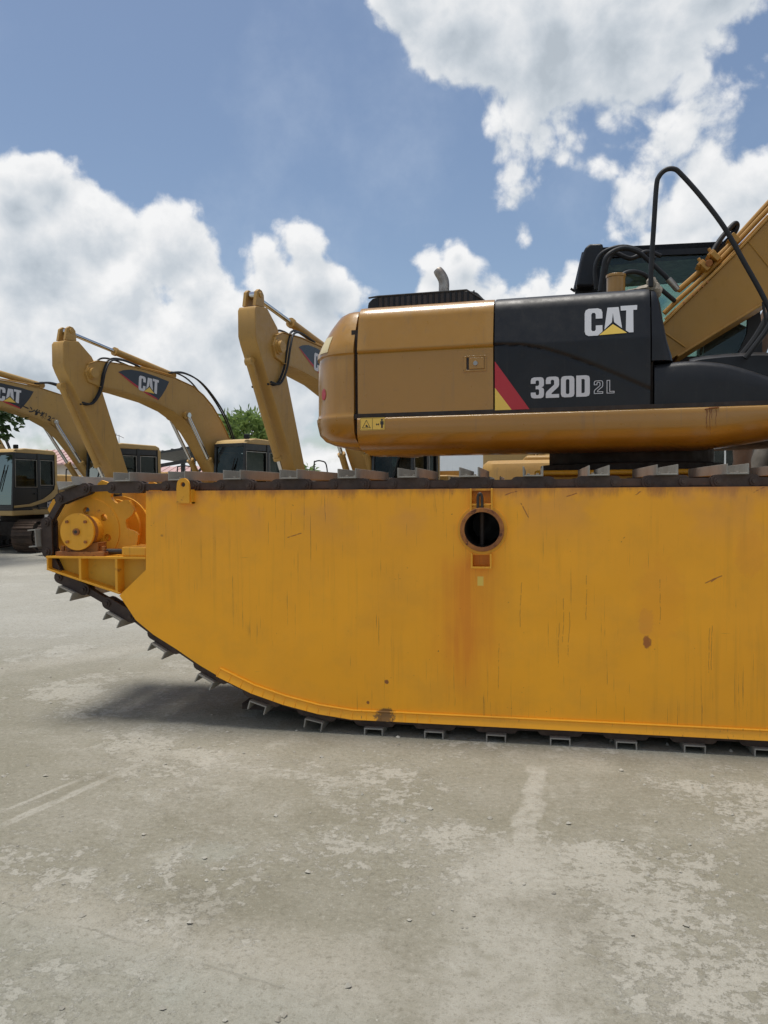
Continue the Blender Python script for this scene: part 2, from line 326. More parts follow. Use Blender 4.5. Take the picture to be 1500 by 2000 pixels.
# ================================================================ GROUND
def mat_ground():
    m, t, p = newmat('worn_concrete')
    v = t.n('ShaderNodeTexCoord').outputs['Object']
    sp = t.n('ShaderNodeSeparateXYZ', {0: v}); X, Y = sp.outputs[0], sp.outputs[1]
    wr = t.scale(t.vm('SUBTRACT', t.n('ShaderNodeTexNoise', {'Vector': v, 'Scale': 2.2, 'Detail': 6.0, 'Roughness': .65}).outputs['Color'], (.5, .5, .5)), .35)
    vw = t.vm('ADD', v, wr)
    big = t.noise(vw, .55, 4, .55); med = t.noise(vw, 2.4, 7, .62); fine = t.noise(v, 22, 8, .7); grit = t.noise(v, 120, 4, .7)
    c = t.mix(t.ss(big, .35, .68), (.243, .228, .174), (.318, .302, .250))
    c = t.mix(t.m('MULTIPLY', t.ss(med, .35, .7), .40), c, (.205, .193, .138))
    # worn light skin: broken patches
    pm = t.m('ADD', t.m('MULTIPLY', t.noise(t.vm('ADD', v, (3.3, 1.7, 0)), .9, 4, .5), .8), t.m('MULTIPLY', t.noise(vw, 6.5, 9, .72), .55))
    pm = t.m('ADD', pm, t.m('MULTIPLY', t.m('SUBTRACT', fine, .5), .50))
    patch = t.m('MULTIPLY', t.ss(pm, .732, .764), .92)
    # scrape streaks
    vs = t.n('ShaderNodeMapping', {'Vector': v, 'Rotation': (0, 0, R(-38)), 'Scale': (.55, 5.0, 1)}).outputs[0]
    st = t.noise(vs, 1.0, 7, .62)
    streak = t.m('MULTIPLY', t.ss(st, .61, .66), t.ss(t.noise(v, .45, 3), .45, .6))
    streak = t.m('MULTIPLY', streak, t.ss(fine, .38, .52))
    def band(p0, p1, w, soft, wob=.05, frs=5.0):
        a = Vector(p0[:2]); b = Vector(p1[:2]); d = (b-a); Ln = d.length; d /= Ln; nrm = Vector((-d.y, d.x))
        di = t.m('ADD', t.m('MULTIPLY', X, nrm.x), t.m('MULTIPLY_ADD', Y, nrm.y, -a.dot(nrm)))
        di = t.m('ADD', di, t.m('MULTIPLY', t.m('SUBTRACT', t.noise(v, frs, 6, .65), .5), wob))
        al = t.m('ADD', t.m('MULTIPLY', X, d.x), t.m('MULTIPLY_ADD', Y, d.y, -a.dot(d)))
        k = t.ss(t.m('ABSOLUTE', di), w+soft, w)
        e = t.m('MULTIPLY', t.ss(al, -.15, .1), t.ss(al, Ln+.3, Ln-.2))
        return t.m('MULTIPLY', k, e), di, al
    s1, _, _ = band(atG(1052, 1500), atG(1000, 1760), .04, .035, .22, 4)
    s2, _, _ = band(atG(1020, 1650), atG(950, 2150), .12, .20, .25, 4)
    s3, _, _ = band(atG(20, 1605), atG(245, 1505), .022, .015, .05, 6)
    s3b, _, _ = band(atG(15, 1580), atG(150, 1525), .012, .01, .05, 6)
    s4, _, _ = band(atG(390, 1485), atG(720, 1535), .05, .03, .22, 5)
    s5, _, _ = band(atG(100, 1800), atG(760, 1990), .03, .20, .15, 4)
    ad = t.m('MAXIMUM', s1, t.m('MULTIPLY', s2, .8)); ad = t.m('MAXIMUM', ad, s3); ad = t.m('MAXIMUM', ad, s3b)
    ad = t.m('MAXIMUM', ad, t.m('MULTIPLY', s4, t.ss(fine, .4, .55))); ad = t.m('MAXIMUM', ad, t.m('MULTIPLY', s5, .55))
    s6, _, _ = band(atG(-60, 1318), atG(290, 1262), .10, .25, .2, 3); s7, _, _ = band(atG(-100, 1730), atG(760, 1900), .03, .22, .2, 3); s8, _, _ = band(atG(1180, 1500), atG(1130, 1480), .03, .16, .1, 3)
    soft = t.m('MAXIMUM', t.m('MAXIMUM', s6, s7), t.m('MULTIPLY', s8, .8))
    c = t.mix(t.m('MULTIPLY', soft, .38), c, (.43, .40, .335))
    brk = t.m('MULTIPLY', ad, t.ss(t.noise(v, 17, 7, .7), .33, .5))
    light = t.m('MAXIMUM', t.m('MAXIMUM', patch, t.m('MULTIPLY', streak, .9)), brk)
    c = t.mix(t.m('MULTIPLY', light, .62), c, t.mix(fine, (.38, .362, .31), (.51, .49, .43)))
    dst = t.m('MULTIPLY', t.ss(t.noise(vw, 3.2, 10, .78), .50, .64), t.ss(t.noise(v, .7, 4, .6), .40, .58)); c = t.mix(t.m('MULTIPLY', dst, .42), c, (.46, .445, .39))
    dk = t.m('MULTIPLY', t.ss(t.noise(t.vm('ADD', v, (9, 4, 0)), 1.5, 8, .7), .50, .68), .42); c = t.mix(dk, c, (.17, .155, .11))
    # slab joint and the neighbouring greyer slab
    j, di, al = band(atG(-300, 1672), atG(900, 2035), .002, .006, .05, 9)
    j = t.m('MULTIPLY', j, t.ss(t.noise(v, 3.0, 5, .6), .36, .58))
    c = t.mix(t.m('MULTIPLY', t.ss(di, .06, -.10), .28), c, (.34, .345, .30))
    c = t.mix(t.m('MULTIPLY', j, .28), c, (.15, .14, .11))
    gm = t.m('MULTIPLY', t.ss(t.noise(v, 1.1, 5, .6), .58, .72), .25)
    c = t.mix(gm, c, (.40, .44, .40))
    # pale bright concrete far away to the left
    c = t.mix(t.m('MULTIPLY', t.ss(Y, 5.8, 9.0), .6), c, t.mix(med, (.36, .35, .31), (.50, .49, .45)))
    c = t.mix(t.m('MULTIPLY', t.ss(grit, .55, .70), .55), c, (.14, .13, .095))
    c = t.mix(t.m('MULTIPLY', t.ss(grit, .42, .30), .40), c, (.50, .48, .41))
    f4 = t.noise(v, 11, 8, .8); c = t.mix(t.m('MULTIPLY', t.ss(f4, .52, .64), .30), c, (.16, .147, .105)); f3 = t.noise(v, 34, 7, .8); c = t.mix(t.m('MULTIPLY', t.ss(f3, .5, .66), .60), c, (.15, .137, .10)); c = t.mix(t.m('MULTIPLY', t.ss(f3, .47, .34), .45), c, (.44, .42, .36))
    g2 = t.noise(v, 300, 3, .7); c = t.mix(t.m('MULTIPLY', t.ss(g2, .52, .70), .4), c, (.13, .12, .09)); c = t.mix(t.m('MULTIPLY', t.ss(t.noise(v, 40, 5, .7), .58, .72), .35), c, (.15, .14, .10))
    crk = t.n('ShaderNodeTexVoronoi', {'Vector': vw, 'Scale': 1.1}, feature='DISTANCE_TO_EDGE').outputs['Distance']
    cm = t.m('MULTIPLY', t.ss(crk, .006, .001), t.ss(t.noise(v, .8, 2), .56, .66))
    c = t.mix(t.m('MULTIPLY', cm, .0), c, (.12, .11, .09))
    h = t.m('ADD', t.m('MULTIPLY', fine, .5), t.m('MULTIPLY', grit, .30)); h = t.m('ADD', h, t.m('MULTIPLY', light, .14)); h = t.m('SUBTRACT', h, t.m('MULTIPLY', j, .2))
    h = t.m('ADD', h, t.m('MULTIPLY', med, .5)); h = t.m('ADD', h, t.m('MULTIPLY', t.noise(v, 55, 5, .75), .55))
    put(t, p, color=c, rough=.88, normal=bump(t, h, .8, .016), spec=.3); return m
M['ground'] = mat_ground()
g = MB(); g.add([(-900, -300, 0), (900, -300, 0), (900, 1500, 0), (-900, 1500, 0)], [(0, 1, 2, 3)])
tag(g.build('ground', 'ground', smooth=False), kind='structure')
# loose grit: a few hundred tiny stones
g = MB()
for i in range(620):
    y = 1.2 + 6.5*rnd.random()**1.1; x = rnd.uniform(-1.3, .75)*y*.8
    r = rnd.choice((.003, .004, .005, .006, .009)) * (1 + .8*rnd.random()) * (1.7 if rnd.random() < .06 else 1)
    vs = [Vector((x, y, r*.4)) + Vector((math.cos(a)*r*rnd.uniform(.7, 1.2), math.sin(a)*r*rnd.uniform(.7, 1.2), rnd.uniform(-.45, .1)*r)) for a in [k*math.pi/3 for k in range(6)]]
    g.add(vs+[Vector((x, y, r*rnd.uniform(.8, 1.2)))], [(k, (k+1) % 6, 6) for k in range(6)])
tag(g.build('loose_grit', surf('grit_stone', (.42, .40, .34), .9, dirt=.8, dcol=(.2, .18, .14), streak=0, sc=4), smooth=False), 'small loose stones and crumbs scattered over the concrete yard', 'gravel', kind='stuff')

# ================================================================ AMPHIBIOUS EXCAVATOR
C0 = Vector((.87, 7.40, 0.0))
root = thing('amphibious_excavator', 'huge amber pontoon excavator in the foreground with black and gold body turned sideways', 'excavator', C0)
def pp(px, py, yl=-2.28):                       # survey a point of the pontoon side in the machine's own frame
    q = atY(px, py, yl+C0.y); return (q.x-C0.x, q.z)
PT = 1.687; PB = .105
# --- pontoon material
hx, hz = pp(942, 1034)
def mat_pontoon():
    m, t, p = newmat('pontoon_yellow_paint')
    v = t.n('ShaderNodeTexCoord').outputs['Object']; sp = t.n('ShaderNodeSeparateXYZ', {0: v}); X, Z = sp.outputs[0], sp.outputs[2]
    big = t.noise(v, .9, 4, .55); med = t.noise(v, 4.5, 6, .62); fine = t.noise(v, 30, 6, .7)
    c = t.mix(t.ss(big, .3, .7), (.95, .41, .007), (.88, .375, .009))
    c = t.mix(t.m('MULTIPLY', t.ss(med, .4, .75), .25), c, (.60, .29, .03))
    wv = t.scale(v, (26, 26, .9)); st = t.noise(wv, 1, 6, .6)
    st2 = t.noise(t.scale(v, (85, 85, 2.2)), 1, 4, .6)
    c = t.mix(t.m('MULTIPLY', t.m('MULTIPLY', t.ss(st, .50, .72), t.ss(t.noise(v, 1.3, 4), .42, .64)), .34), c, (.56, .25, .010))
    c = t.mix(t.m('MULTIPLY', t.m('MULTIPLY', t.ss(st2, .62, .70), t.ss(t.noise(v, 1.8, 4), .44, .60)), .8), c, (.20, .10, .02))
    # rust bleeding from the hatch
    gx = t.m('MULTIPLY', t.m('ADD', X, -(hx-.10)), 1/.17); gx = t.m('ADD', gx, t.m('MULTIPLY', t.m('SUBTRACT', t.noise(v, 3, 4), .5), 1.1))
    ga = t.m('POWER', 2.718, t.m('MULTIPLY', t.m('MULTIPLY', gx, gx), -1.0))
    gz = t.m('MULTIPLY', t.ss(Z, hz-.1, hz-.32), t.ss(Z, .12, .75))
    rs = t.m('MULTIPLY', t.m('MULTIPLY', ga, gz), t.m('MULTIPLY_ADD', t.noise(t.scale(v, (26, 26, 1.0)), 1, 6, .65), 3.0, -.55), clamp=True)
    c = t.mix(t.m('MULTIPLY', rs, .62), c, (.70, .18, .004))
    # fading rust below the top edge
    te = t.m('MULTIPLY', t.ss(t.m('ADD', Z, t.m('MULTIPLY', t.m('SUBTRACT', t.noise(t.scale(v, (9, 9, 3)), 1, 6, .7), .5), .22)), PT-.07, PT+.03), .85)
    c = t.mix(te, c, (.32, .11, .03))
    te2 = t.m('MULTIPLY', t.ss(Z, PT-.45, PT), t.ss(t.noise(v, 2.1, 4), .45, .62)); c = t.mix(t.m('MULTIPLY', te2, .45), c, (.60, .26, .08))
    spk = t.m('MULTIPLY', t.ss(t.noise(v, 48, 3, .6), .70, .74), t.ss(t.noise(v, 2.6, 3), .52, .66)); c = t.mix(spk, c, (.13, .04, .012))
    # scratches
    vs = t.n('ShaderNodeMapping', {'Vector': v, 'Rotation': (0, R(28), 0), 'Scale': (3, 3, 60)}).outputs[0]
    sc = t.m('MULTIPLY', t.ss(t.noise(vs, 1, 4, .5), .70, .73), t.ss(t.noise(v, 3.1, 3), .57, .66)); c = t.mix(t.m('MULTIPLY', sc, .6), c, (.20, .08, .02))
    # dirt at the very bottom, weld seams between plates
    for sx in (1.75,):
        k = t.ss(t.m('ABSOLUTE', t.m('SUBTRACT', X, sx)), .010, .003); c = t.mix(t.m('MULTIPLY', k, .28), c, (.42, .19, .03))
    def spot(px, py, rx, rz, col, k=.9, nz=1.6):
        x_, z_ = pp(px, py); q = t.m('ADD', t.m('POWER', t.m('MULTIPLY', t.m('SUBTRACT', X, x_), 1/rx), 2.0), t.m('POWER', t.m('MULTIPLY', t.m('SUBTRACT', Z, z_), 1/rz), 2.0))
        q = t.m('ADD', q, t.m('MULTIPLY', t.m('SUBTRACT', fine, .5), nz)); return t.mix(t.m('MULTIPLY', t.ss(q, 1.0, .5), k), c, col)
    def scratch(p0, p1, w, col, k=.8):
        a = Vector(pp(*p0)); b = Vector(pp(*p1)); d = b-a; Ln = d.length; d /= Ln; n_ = Vector((-d.y, d.x))
        di = t.m('ADD', t.m('MULTIPLY', X, n_.x), t.m('MULTIPLY_ADD', Z, n_.y, -a.dot(n_))); di = t.m('ADD', di, t.m('MULTIPLY', t.m('SUBTRACT', med, .5), .03))
        al = t.m('ADD', t.m('MULTIPLY', X, d.x), t.m('MULTIPLY_ADD', Z, d.y, -a.dot(d)))
        m_ = t.m('MULTIPLY', t.m('MULTIPLY', t.ss(t.m('ABSOLUTE', di), w, w*.4), t.m('MULTIPLY', t.ss(al, 0, .01), t.ss(al, Ln, Ln-.01))), t.ss(fine, .38, .5))
        return t.mix(t.m('MULTIPLY', m_, k), c, col)
    c = spot(1262, 1215, .055, .09, (.70, .26, .04), .35, 3.0); c = spot(1264, 1254, .028, .045, (.30, .08, .02), .85, 2.4); c = spot(316, 1046, .012, .010, (.30, .12, .02), .6, 3.2)
    c = spot(1290, 1170, .16, .30, (.84, .31, .012), .25, 2.6); c = spot(1465, 1080, .10, .16, (.78, .29, .02), .3, 2.6); c = spot(755, 1332, .016, .016, (.20, .06, .02), .9, 2.5); c = spot(719, 1372, .012, .012, (.2, .06, .02), .9, 2.5)
    for p0, p1 in (((1016, 982), (1033, 1012)), ((1376, 1140), (1412, 1124)), ((1388, 1138), (1402, 1128)), ((985, 968), (1012, 960)), ((1105, 970), (1128, 962)), ((1470, 962), (1494, 950)), ((1240, 968), (1253, 959)), ((560, 1050), (590, 1041))): c = scratch(p0, p1, .005, (.25, .07, .02))
    for x_ in (975, 1018, 1092, 1101, 1112, 1146, 1290, 1385, 1390): 
        y_ = 1090+((x_*37) % 190); c = scratch((x_, y_), (x_-2, y_+90), .0035, (.36, .15, .015), .6)
    bx, bz = pp(752, 1398)
    dd = t.m('ADD', t.m('POWER', t.m('MULTIPLY', t.m('SUBTRACT', X, bx), 1/.085), 2.0), t.m('POWER', t.m('MULTIPLY', t.m('SUBTRACT', Z, bz), 1/.06), 2.0))
    dd = t.m('ADD', dd, t.m('MULTIPLY', t.m('SUBTRACT', fine, .5), 3.4)); c = t.mix(t.m('MULTIPLY', t.ss(dd, 1.0, .4), .85), c, (.10, .055, .025))
    h = t.m('ADD', t.m('MULTIPLY', t.noise(v, 1.6, 2), 4.0), t.m('MULTIPLY', fine, .08)); h = t.m('ADD', h, t.m('MULTIPLY', med, .15))
    put(t, p, color=c, rough=t.mixf(med, .34, .58), normal=bump(t, h, .22, .02)); return m
M['pont'] = mat_pontoon()

left = [pp(285, 963), pp(285, 1113), pp(233, 1163), pp(265, 1211), pp(300, 1240), pp(343, 1267), pp(391, 1300), pp(425, 1320), pp(492, 1353), pp(554, 1375), pp(621, 1393), pp(688, 1404), pp(744, 1411)]
left[0] = (left[0][0], PT)
left = [(x, max(z, PB)) for x, z in left]
curve_pts = left[3:]                                     # bottom curve, left side
outl = left + [(-x, z) for x, z in left[::-1]]
LX = left[0][0]
hole_r = .118
# trapezoid hole for the pockets is modelled as a proud frame; the round hole goes through
vs, fs = fill2d([outl, circ(hx, hz, hole_r, 48)])
_a, _b, _a2, _b2 = pp(920, 955), pp(961, 992), pp(922, 1072), pp(959, 1108)
rects = [(_a[0]+.006, hz+.172, _b[0]-.006, PT-.014), (_a2[0]+.006, _b2[1]+.006, _b2[0]-.006, hz-.170)]
rpoly = [[(x0, z0), (x1, z0), (x1, z1), (x0, z1)] for x0, z0, x1, z1 in rects]
vsn, fsn = fill2d([outl, circ(hx, hz, hole_r, 48)]+rpoly)
for side, nm in ((-1, 'near'), (1, 'far')):
    mb = MB()
    y0, y1 = (-2.28, -1.10) if side < 0 else (1.10, 2.28)
    k = len(vs)
    if side < 0:
        mb.add([(v.x, y0, v.y) for v in vsn], fsn)
        for rp in rpoly: mb.add([(x, y0, z) for x, z in rp]+[(x, y0+.07, z) for x, z in rp], [(0, 4, 5, 1), (1, 5, 6, 2), (2, 6, 7, 3), (3, 7, 4, 0), (4, 7, 6, 5)])
    else: mb.add([(v.x, y0, v.y) for v in vs], fs)
    mb.add([(v.x, y1, v.y) for v in vs], [f[::-1] for f in fs])
    n = len(outl)
    o2 = outl[::-1]
    mb.add([(x, y0, z) for x, z in o2]+[(x, y1, z) for x, z in o2], [(i, (i+1) % n, n+(i+1) % n, n+i) for i in range(n)])
    hc = circ(hx, hz, hole_r, 48)
    mb.add([(x, y0, z) for x, z in hc]+[(x, y0+.75, z) for x, z in hc], [(i, (i+1) % 48, 48+(i+1) % 48, 48+i) for i in range(48)])
    mb.add([(x, y0+.75, z) for x, z in hc], [tuple(range(48))])
    pon = mb.build('pontoon', 'pont', root, ang=25, fix=False)
    if side < 0: pontoon = pon
    # --- track path (closed), counter-clockwise seen from -y : top left->... build points
    ch = [(-3.06, PT+.03)] 
    nose = [pp(180, 953, -2.18), pp(130, 970, -2.18), pp(103, 1005, -2.18), pp(97, 1045, -2.18), pp(104, 1085, -2.18), pp(120, 1125, -2.2)]
    low = []
    bottom = [(-4.30, 1.05)] + [pp(200, 1160, -2.2)] + curve_pts
    P2 = [Vector(p) for p in [pp(233, 1163)]+curve_pts]
    for i, p in enumerate(P2):
        a = P2[max(i-1, 0)]; b = P2[min(i+1, len(P2)-1)]; tdir = (b-a).normalized(); nn = Vector((tdir.y, -tdir.x))
        if nn.y > 0: nn = -nn
        low.append(tuple(p+nn*.012))
    L = [(0.0, PT+.034), (-3.0, PT+.034)] + nose + [pp(165, 1147, -2.2)] + low[1:] + [(0.0, PB-.012)]
    half = [Vector((x, 0, z)) for x, z in L]
    full = half + [Vector((-p.x, 0, p.z)) for p in half[::-1]][1:-1]
    # dense arc-length table
    pts = full+[full[0]]
    cum = [0]
    for i in range(len(pts)-1): cum.append(cum[-1]+(pts[i+1]-pts[i]).length)
    TL = cum[-1]
    def at(s):
        s %= TL
        def sm(q): q = max(0, min(1, q)); return q*q*(3-2*q)
        s += .095*(sm((s-3.2)/2.4)-sm((s-(TL-5.6))/2.4)); s %= TL
        for i in range(len(cum)-1):
            if cum[i+1] >= s: break
        f = (s-cum[i])/max(1e-6, cum[i+1]-cum[i]); return pts[i].lerp(pts[i+1], f)
    NSH = round(TL/.4135); pitch = TL/NSH; lk = pitch/2
    s0 = -( -.001-C0.x ) % TL                            # a shoe stands at world x = 0
    s0 = C0.x+.001
    # chains
    for cy0 in ((y0+.035, y1-.115)):
        cb = MB()
        for i in range(NSH*2):
            a = at(s0-lk/2+i*lk); b = at(s0+lk/2+i*lk); d = (b-a); Ln = d.length; d.normalize(); nn = Vector((d.z, 0, -d.x))
            hh = .044 if i % 2 == 0 else .033; poly = []
            for kk in range(7):
                an = math.pi/2+math.pi*kk/6; poly.append((math.cos(an)*hh, math.sin(an)*hh))
            poly2 = [(Ln+math.cos(an)*hh, math.sin(an)*hh) for an in [-math.pi/2+math.pi*kk/6 for kk in range(7)]]
            waist = .024 if i % 2 else .042
            pl = poly + [(Ln*.22, -waist), (Ln*.78, -waist)] + poly2 + [(Ln*.78, waist), (Ln*.22, waist)]
            off = 0.0 if i % 2 == 0 else .016
            for (ya, yb) in ((cy0+off, cy0+off+.016), (cy0+.066-off, cy0+.082-off)):
                vv = [a+d*x+nn*z for x, z in pl]; m_ = len(pl)
                cb.add([Vector((q.x, ya, q.z)) for q in vv]+[Vector((q.x, yb, q.z)) for q in vv], [tuple(range(m_)), tuple(range(2*m_-1, m_-1, -1))]+[(q, m_+q, m_+(q+1) % m_, (q+1) % m_) for q in range(m_)])
            cb.cyl((a.x, cy0-.012, a.z), (a.x, cy0+.09, a.z), .027, 12); cb.cyl((a.x, cy0-.024, a.z), (a.x, cy0, a.z), .014, 6)
        cb.build('track_chain', 'chain', root, ang=40)
    # shoes
    for i in range(NSH):
        a = at(s0-.03+i*pitch); b = at(s0+.03+i*pitch); c = (a+b)/2; d = (b-a).normalized(); nn = Vector((d.z, 0, -d.x))
        if i == 0: c = at(s0)
        # nn must point outwards
        cen = Vector((max(-3.0, min(3.0, c.x)), 0, .9))
        if nn.dot(c-cen) < 0: nn = -nn
        b0 = .043; w = .066; hgt = .066; th = .009
        prof = [(-w, b0), (w, b0), (w, b0+hgt), (w-th, b0+hgt), (w-th, b0+th), (-w+th, b0+th), (-w+th, b0+hgt), (-w, b0+hgt)]
        if c.z < .5 and abs(c.x) < 3: prof = [(x, min(y_, .108)) for x, y_ in prof]
        ya, yb = y0-.012, y1+.012; vv = [c+d*x+nn*z for x, z in prof]; m_ = 8
        sb = MB(); sb.add([Vector((q.x, ya, q.z)) for q in vv]+[Vector((q.x, yb, q.z)) for q in vv], [(0, 1, 4, 5), (1, 2, 3, 4), (0, 5, 6, 7), (13, 12, 9, 8), (12, 11, 10, 9), (15, 14, 13, 8)]+[(q, 8+q, 8+(q+1) % 8, (q+1) % 8) for q in range(8)])
        for ex in (-.030, .030):                          # bolt heads on the web
            for by in (ya+.12, yb-.12):
                q = c+d*ex+nn*(b0+th); sb.cyl(Vector((q.x, by, q.z)), Vector((q.x, by, q.z))+nn*.012, .011, 6)
        so = sb.build('track_shoe', 'shoe', root, bevel=.0015, seg=1)
    # sprockets, hubs, brackets on both ends
    for sx in (-1, 1):
        cx, cz = pp(182, 1035, y0+.30 if side < 0 else -2.0); cx = abs(cx)*sx
        cx0, cz0 = pp(150, 1045, -2.19)[0], pp(182, 1035, -2.0)[1]-.005
        cx = sx*(abs(cx0)-.045)
        for ys in ((y0+.20, y1-.22)):
            prof = []
            NT_ = 9; Ro = .395; Ri = .30
            for k in range(NT_*12):
                an = 2*math.pi*k/(NT_*12); ph = (k % 12)/12
                w_ = .5+.5*math.cos(2*math.pi*ph); w_ = max(0, min(1, (w_-.16)*1.9)); w_ = w_*w_*(3-2*w_)
                rr = Ri+(Ro-Ri)*w_; prof.append((cx+rr*math.cos(an+R(29)), cz+rr*math.sin(an+R(29))))
            holes = [circ(cx+.155*math.cos(a_), cz+.155*math.sin(a_), .028, 16) for a_ in [R(40+60*q) for q in range(6)]]
            v2, f2 = fill2d([prof]+holes); sb = MB()
            sb.add([(q.x, ys, q.y) for q in v2], f2); sb.add([(q.x, ys+.03, q.y) for q in v2], [q[::-1] for q in f2])
            for lp in [prof]+holes:
                m_ = len(lp); sb.add([(x, ys, z) for x, z in lp]+[(x, ys+.03, z) for x, z in lp], [(q, (q+1) % m_, m_+(q+1) % m_, m_+q) for q in range(m_)])
            spk = sb.build('drive_sprocket', 'ped', root, ang=30, fix=False)
            if side < 0 and sx < 0 and ys < -1.9:
                rb = MB(); v3, f3 = fill2d([circ(cx, cz, .245, 64), circ(cx, cz, .075, 32)]+[circ(cx+.155*math.cos(a_), cz+.155*math.sin(a_), .028, 16) for a_ in [R(40+60*q) for q in range(6)]])
                rb.add([(q.x, ys-.008, q.y) for q in v3], f3); cc = circ(cx, cz, .245, 64); rb.add([(x, ys-.008, z) for x, z in cc]+[(x, ys, z) for x, z in cc], [(q, (q+1) % 64, 64+(q+1) % 64, 64+q) for q in range(64)])
                rb.build('wheel_disc', 'ped', spk, fix=False)
        db = MB(); db.cyl((cx, y0+.22, cz), (cx, y1-.2, cz), .15, 32); db.cyl((cx, y0+.50, cz), (cx, y0+.53, cz), .24, 40); db.cyl((cx, y0+.62, cz), (cx, y0+.64, cz), .26, 40); db.build('drive_drum', 'ped', root)
        hb = MB(); hb.cyl((cx, y0+.02, cz), (cx, y0+.045, cz), .138, 48)
        hub = hb.build('bearing_hub', 'ped', root, bevel=.004)
        hb = MB(); hb.cyl((cx, y0+.045, cz), (cx, y0+.10, cz), .130, 40); hb.build('hub_drum', 'rust', hub, bevel=.004); hb = MB(); hb.cyl((cx, y0+.10, cz), (cx, y0+.20, cz), .115, 40); hb.build('hub_collar', 'ped', hub, bevel=.006)
        hb = MB(); hb.cyl((cx, y0+.005, cz), (cx, y0+.03, cz), .026, 20); hb.build('hub_nipple', 'rust', hub)
        for a_ in (45, 135, 225, 315): hb = MB(); hb.cyl((cx+.105*math.cos(R(a_)), y0+.004, cz+.105*math.sin(R(a_))), (cx+.105*math.cos(R(a_)), y0+.03, cz+.105*math.sin(R(a_))), .012, 6); hb.build('hub_bolt', 'rust', hub)
        hb = MB(); hb.cyl((cx, y0+.003, cz), (cx, y0+.02, cz), .013, 12); hb.build('grease_port', 'soil_shade', hub)
        hb = MB(); bxa, bza = pp(105, 1087); bxb, _ = pp(200, 1087); bx0, bx1 = sorted((sx*abs(bxa), sx*abs(bxb)))
        hb.box((bx0, y0+.02, bza), (bx1, y0+.30, bza+.035)); hb.box((bx0+.05, y0+.07, bza+.033), (bx1-.08, y0+.22, bza+.10))
        for q in (bx0+.03, bx1-.03): hb.cyl((q, y0+.07, bza), (q, y0+.07, bza+.075), .016, 6)
        hb.build('bearing_base', 'rust', root, bevel=.003)
        # bracket
        A = [pp(90, 1087), pp(90, 1113), pp(232, 1161), pp(284, 1117), pp(284, 1087)]
        A = [(sx*abs(x), z) for x, z in A]
        bt = A[0][1]
        for yy in (y0+.0, y1-.36):
            web = MB(); web.prism([(A[0][0], A[0][1]-.005), (A[1][0], A[1][1]), (A[2][0], A[2][1]+.01), (A[3][0], A[3][1]), (A[4][0], A[4][1]-.005)], yy+.10, yy+.112)
            br = web.build('nose_bracket', 'pedd', root); fl = MB()
            xa, xb = sorted((A[0][0], A[4][0])); fl.box((xa-.004, yy, bt-.012), (xb, yy+.22, bt+.004))
            for (pa, pb) in ((A[1], A[2]),):
                pa_, pb_ = Vector(pa), Vector(pb); dn = (pb_-pa_).normalized(); nv = Vector((-dn.y, dn.x)); nv = nv if nv.y > 0 else -nv
                q = [pa_, pb_, pb_+nv*.014, pa_+nv*.014]; fl.prism([tuple(w_) for w_ in q], yy+.003, yy+.20)
            fl.box((min(A[0][0], A[0][0]+sx*-.014), yy+.004, A[1][1]), (max(A[0][0], A[0][0]+sx*-.014), yy+.2, bt-.006))
            for f_ in (.34, .705):
                X_ = A[0][0]+(A[4][0]-A[0][0])*f_; tt = (X_-A[1][0])/(A[2][0]-A[1][0]); zb = A[1][1]+(A[2][1]-A[1][1])*min(1, tt)+.008
                fl.box((X_-.010, yy+.005, zb), (X_+.010, yy+.13, bt-.006))
            fl.build('bracket_flange', 'ped', br, bevel=.002)
        bb = MB(); x_a, x_b = sorted((sx*abs(pp(234, 1080)[0]), sx*abs(pp(283, 1080)[0]))); bb.box((x_a, y0+.02, bt+.004), (x_b, y0+.30, bt+.075)); bb.build('tension_block', 'ped', root, bevel=.012)
        tb = MB(); x_c = sx*abs(pp(195, 1076)[0]); tb.cyl((x_c, y0+.10, bt+.035), (sx*abs(pp(236, 1076)[0]), y0+.10, bt+.035), .020, 12); tb.build('tension_rod', 'soil_shade', root)
    # chine gusset wrap + rubbing strip along the bottom edge
    sb = MB()
    Q = [Vector(p) for p in curve_pts if p[0] >= pp(424, 1317)[0]-.01]
    Q = Q + [Vector((-q.x, q.y)) for q in Q[::-1]]
    dense = []
    for i in range(len(Q)-1):
        seg = max(1, round((Q[i+1]-Q[i]).length/.085)) if abs(Q[i].x) > 2 or abs(Q[i+1].x) > 2.0 or i < 6 else 6
        for k_ in range(seg): dense.append(Q[i].lerp(Q[i+1], k_/seg))
    dense.append(Q[-1])
    yy0 = y0-.008 if side < 0 else y1; yy1 = yy0+.008
    rows = []
    for i, q in enumerate(dense):
        a = dense[max(0, i-1)]; b = dense[min(len(dense)-1, i+1)]; tdir = (b-a).normalized(); nn = Vector((-tdir.y, tdir.x))
        nn = nn if nn.y > 0 else -nn; rows.append((q, q+nn*.062))
    for i in range(len(rows)-1):
        (a0, a1), (b0_, b1) = rows[i], rows[i+1]
        sgs = -1 if side < 0 else 1; yf = y0 if side < 0 else y1
        o_, t_o = sgs*.020, sgs*.006
        V8 = [(a0.x, yf, a0.y), (b0_.x, yf, b0_.y), (b1.x, yf, b1.y), (a1.x, yf, a1.y), (a0.x, yf+o_, a0.y), (b0_.x, yf+o_, b0_.y), (b1.x, yf+t_o, b1.y), (a1.x, yf+t_o, a1.y)]
        sb.add(V8, [(4, 5, 6, 7), (0, 4, 7, 3), (1, 2, 6, 5), (0, 1, 5, 4), (3, 7, 6, 2)])
        if abs(a0.x) > 1.55:
            dd_ = (a1-a0).normalized(); sd_ = Vector((dd_.y, -dd_.x))*.004; sb.tube([(a0.x, yf+o_, a0.y), (a1.x, yf+t_o, a1.y)], .0045, 6)
